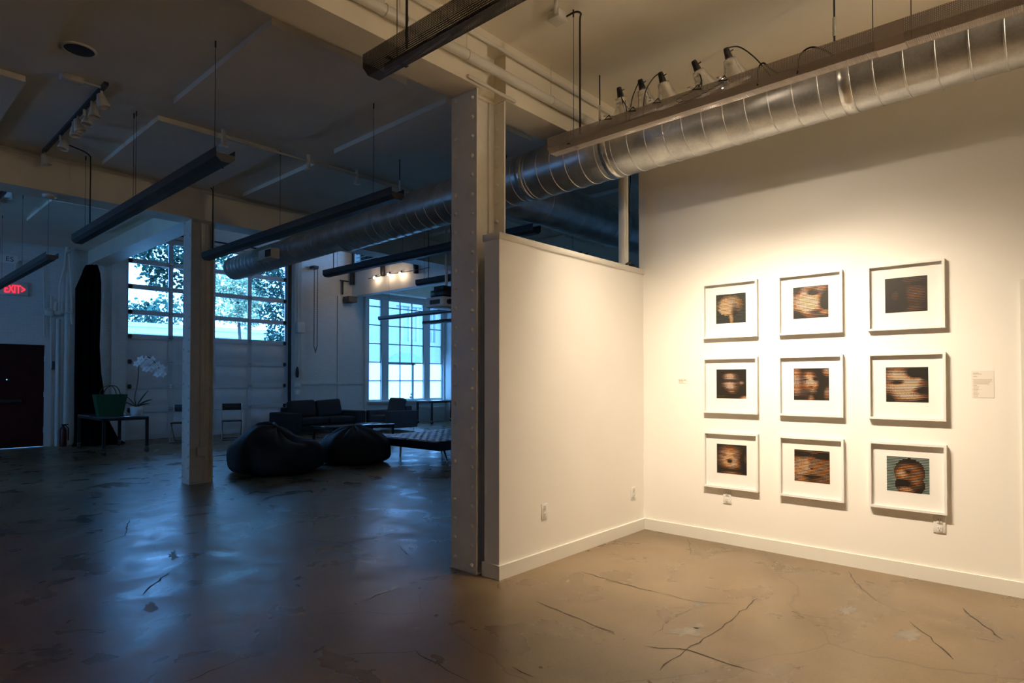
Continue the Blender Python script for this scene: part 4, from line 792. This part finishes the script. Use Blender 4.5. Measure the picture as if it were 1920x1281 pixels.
L1 = Vector((-RT.x, -RT.y))          # picture-left on the floor
bean('black bean bag with raised back and sunken seat', (4.58,9.0), .70, .70, .60, lambda x, y: .26*math.exp(-((x*L1.x+y*L1.y-.3)**2)/.12) - .16*math.exp(-((x*L1.x+y*L1.y+.45)**2)/.1), 3)
bean('black rounded bean bag with wrinkled top beside the bench', (5.98,9.02), .57, .62, .56, lambda x, y: .08*math.exp(-(x*x+y*y)/.25), 5)
# tufted daybed bench
bb = thing('tufted_bench', 'black tufted leather bench on steel legs', 'bench', (7.45,8.45,0))
BX0, BX1, BY0, BY1 = 6.6, 8.4, 7.55, 9.3
def tuft(y0, y1):
    mb = MB(); nx, ny = 88, 40; vs, fs = [], []
    for j in range(ny+1):
        for i in range(nx+1):
            u, v = i/nx, j/ny; e_ = min(u*nx, (1-u)*nx, v*ny, (1-v)*ny); z = .405 - .03*max(0, 1-e_/1.5)
            z -= .022*(abs(math.sin(math.pi*u*11))**.5*-1+1)*.9 + .022*(1-abs(math.sin(math.pi*v*5))**.5)*.9 if e_ > 1.5 else 0 ; vs.append((BX0+(BX1-BX0)*u, y0+(y1-y0)*v, z))
    k = (nx+1)*(ny+1); fs = [(j*(nx+1)+i, j*(nx+1)+i+1, (j+1)*(nx+1)+i+1, (j+1)*(nx+1)+i) for j in range(ny) for i in range(nx)]
    mb.add(vs, fs, True); mb.box(BX0, BX1, y0, y1, .265, .375); return mb
part(bb, 'cushion', tuft(BY0, (BY0+BY1)/2-.008), M_LEATH); part(bb, 'cushion', tuft((BY0+BY1)/2+.008, BY1), M_LEATH)
part(bb, 'frame', MB().box(BX0+.05,BX1-.05,BY0+.05,BY1-.05,.235,.265), M_DARK)
for x in (BX0+.4, BX1-.4):
    for y, s in ((BY0+.35,-1),(BY1-.25,0)): part(bb, 'leg', MB().tube([(x,y,.25),(x-.02,y+s*.14+.0,0)],.02,8), M_CHROME)
# ------------------------------------------------------------------ outside
struct('ground_outside', MB().box(-20,40,16.4,70,-.3,-.05), M_GROUND, 'pale paving outside the garage door')
nw_ = thing('boundary_wall', 'pale wall with coping across the yard outside the garage door', 'wall', (5,25,0))
part(nw_, 'wall', MB().box(-12,13.2,25,25.4,-.05,3.1), M_OUT); part(nw_, 'coping', MB().box(-12,13.2,24.8,25.5,3.1,3.2).box(-12,13.2,24.9,25.45,3.35,3.5).box(-12,13.2,24.95,25.4,3.2,3.35), M_OUT)
nb_ = thing('brick_building', 'pale brick building with arch seen through the tall window', 'building', (24,25,0))
part(nb_, 'facade', holes(MB(), 15.5, 34, -.05, 11, [(19.0,21.6,3.4,5.2),(18.3,20.9,0,1.9),(23.6,25.6,0,2.6)], 25, 25.5), M_OBRICK)
part(nb_, 'window', MB().box(19.0,21.6,25.3,25.35,3.4,5.2), mat('outdoor_glass', (.3,.32,.36), .15))
for k in range(6): part(nb_, 'window_bar', MB().box(19.0+k*.52-.03,19.0+k*.52+.03,25.2,25.3,3.4,5.2), M_OUT)
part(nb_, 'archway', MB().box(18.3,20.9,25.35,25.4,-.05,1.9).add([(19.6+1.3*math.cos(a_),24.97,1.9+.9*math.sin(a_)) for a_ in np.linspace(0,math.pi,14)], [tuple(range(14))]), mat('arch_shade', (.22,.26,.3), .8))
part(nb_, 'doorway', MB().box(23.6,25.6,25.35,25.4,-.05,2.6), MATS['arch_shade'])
def foliage(name, label, cat, blobs, n, size, mt, seed, trunk):
    rnd = random.Random(seed); mb = MB(); vs, fs = [], []
    tot = sum(b_[3]**2 for b_ in blobs)
    for (cx, cy, cz, r) in blobs:
        for _ in range(int(n*r*r/tot)):
            d = Vector((rnd.gauss(0,1), rnd.gauss(0,1), rnd.gauss(0,1))).normalized()*r*rnd.uniform(.35,1)**.6; c = Vector((cx,cy,cz))+Vector((d.x,d.y*.5,d.z))
            if c.y < 16.45: c.y = 16.45+rnd.random()*.2
            u = Vector((rnd.gauss(0,1),rnd.gauss(0,1),rnd.gauss(0,1))).normalized(); v = u.cross(Vector((rnd.gauss(0,1),rnd.gauss(0,1),rnd.gauss(0,1)))).normalized(); s = size*rnd.uniform(.6,1.2); o = len(vs)
            vs += [c-u*s, c-u*s*.35+v*s*.55, c+u*s*.35+v*s*.45, c+u*s, c+u*s*.35-v*s*.45, c-u*s*.35-v*s*.55]; fs.append((o,o+1,o+2,o+3,o+4,o+5))
    t = thing(name, label, cat, trunk[0]); part(t, 'leaves', mb.add(vs, fs), mt, kind='stuff'); part(t, 'trunk', MB().tube(trunk, [.09]+[.05]*(len(trunk)-1), 7), M_BARK); return t
def at(px, py, Y): return tuple(PY(Y, px, py))
foliage('hanging_vine', 'dark leafy vine hanging over the left garage panes', 'vine', [(*at(262,462,17.2),.45),(*at(300,478,17.2),.5),(*at(338,470,17.2),.5),(*at(285,510,17.2),.42),(*at(305,530,17.2),.28),(*at(342,520,17.2),.3),(*at(345,555,17.2),.16),(*at(370,480,17.2),.6)], 1500, .075, M_FOL, 1, [(3.6,17.2,-.05), (3.7,17.2,3.0), at(240,440,17.2), at(300,455,17.2), at(400,455,17.2)])
foliage('climbing_ivy', 'dark ivy covering the right edge of the garage panes', 'ivy', [(*at(520,620,17.5),.42),(*at(525,570,17.5),.5),(*at(500,530,17.5),.5),(*at(535,500,17.5),.65),(*at(480,490,17.5),.55),(*at(440,480,17.5),.5),(*at(500,590,17.5),.3),(*at(520,650,17.5),.45)], 4200, .055, M_FOL, 2, [(at(545,780,17.5)[0],17.5,-.05), at(540,620,17.5), at(520,500,17.5), at(450,470,17.5)])
foliage('pale_tree', 'pale tree behind the far panes of the garage door', 'tree', [(*at(430,520,20.5),.75),(*at(460,545,20.5),.7),(*at(425,570,20.5),.7),(*at(465,590,20.5),.55),(*at(480,560,20.5),.5)], 3200, .065, M_FOL2, 3, [(at(450,760,20.5)[0],20.5,-.05), at(450,640,20.5), at(445,560,20.5)])
foliage('distant_bush', 'blue distant bush above the boundary wall', 'bush', [(*at(258,592,27),.7),(*at(275,594,27),.6),(*at(310,588,27),.8)], 1000, .09, M_FOL, 4, [(at(262,690,27)[0],27,-.05), at(262,600,27)])
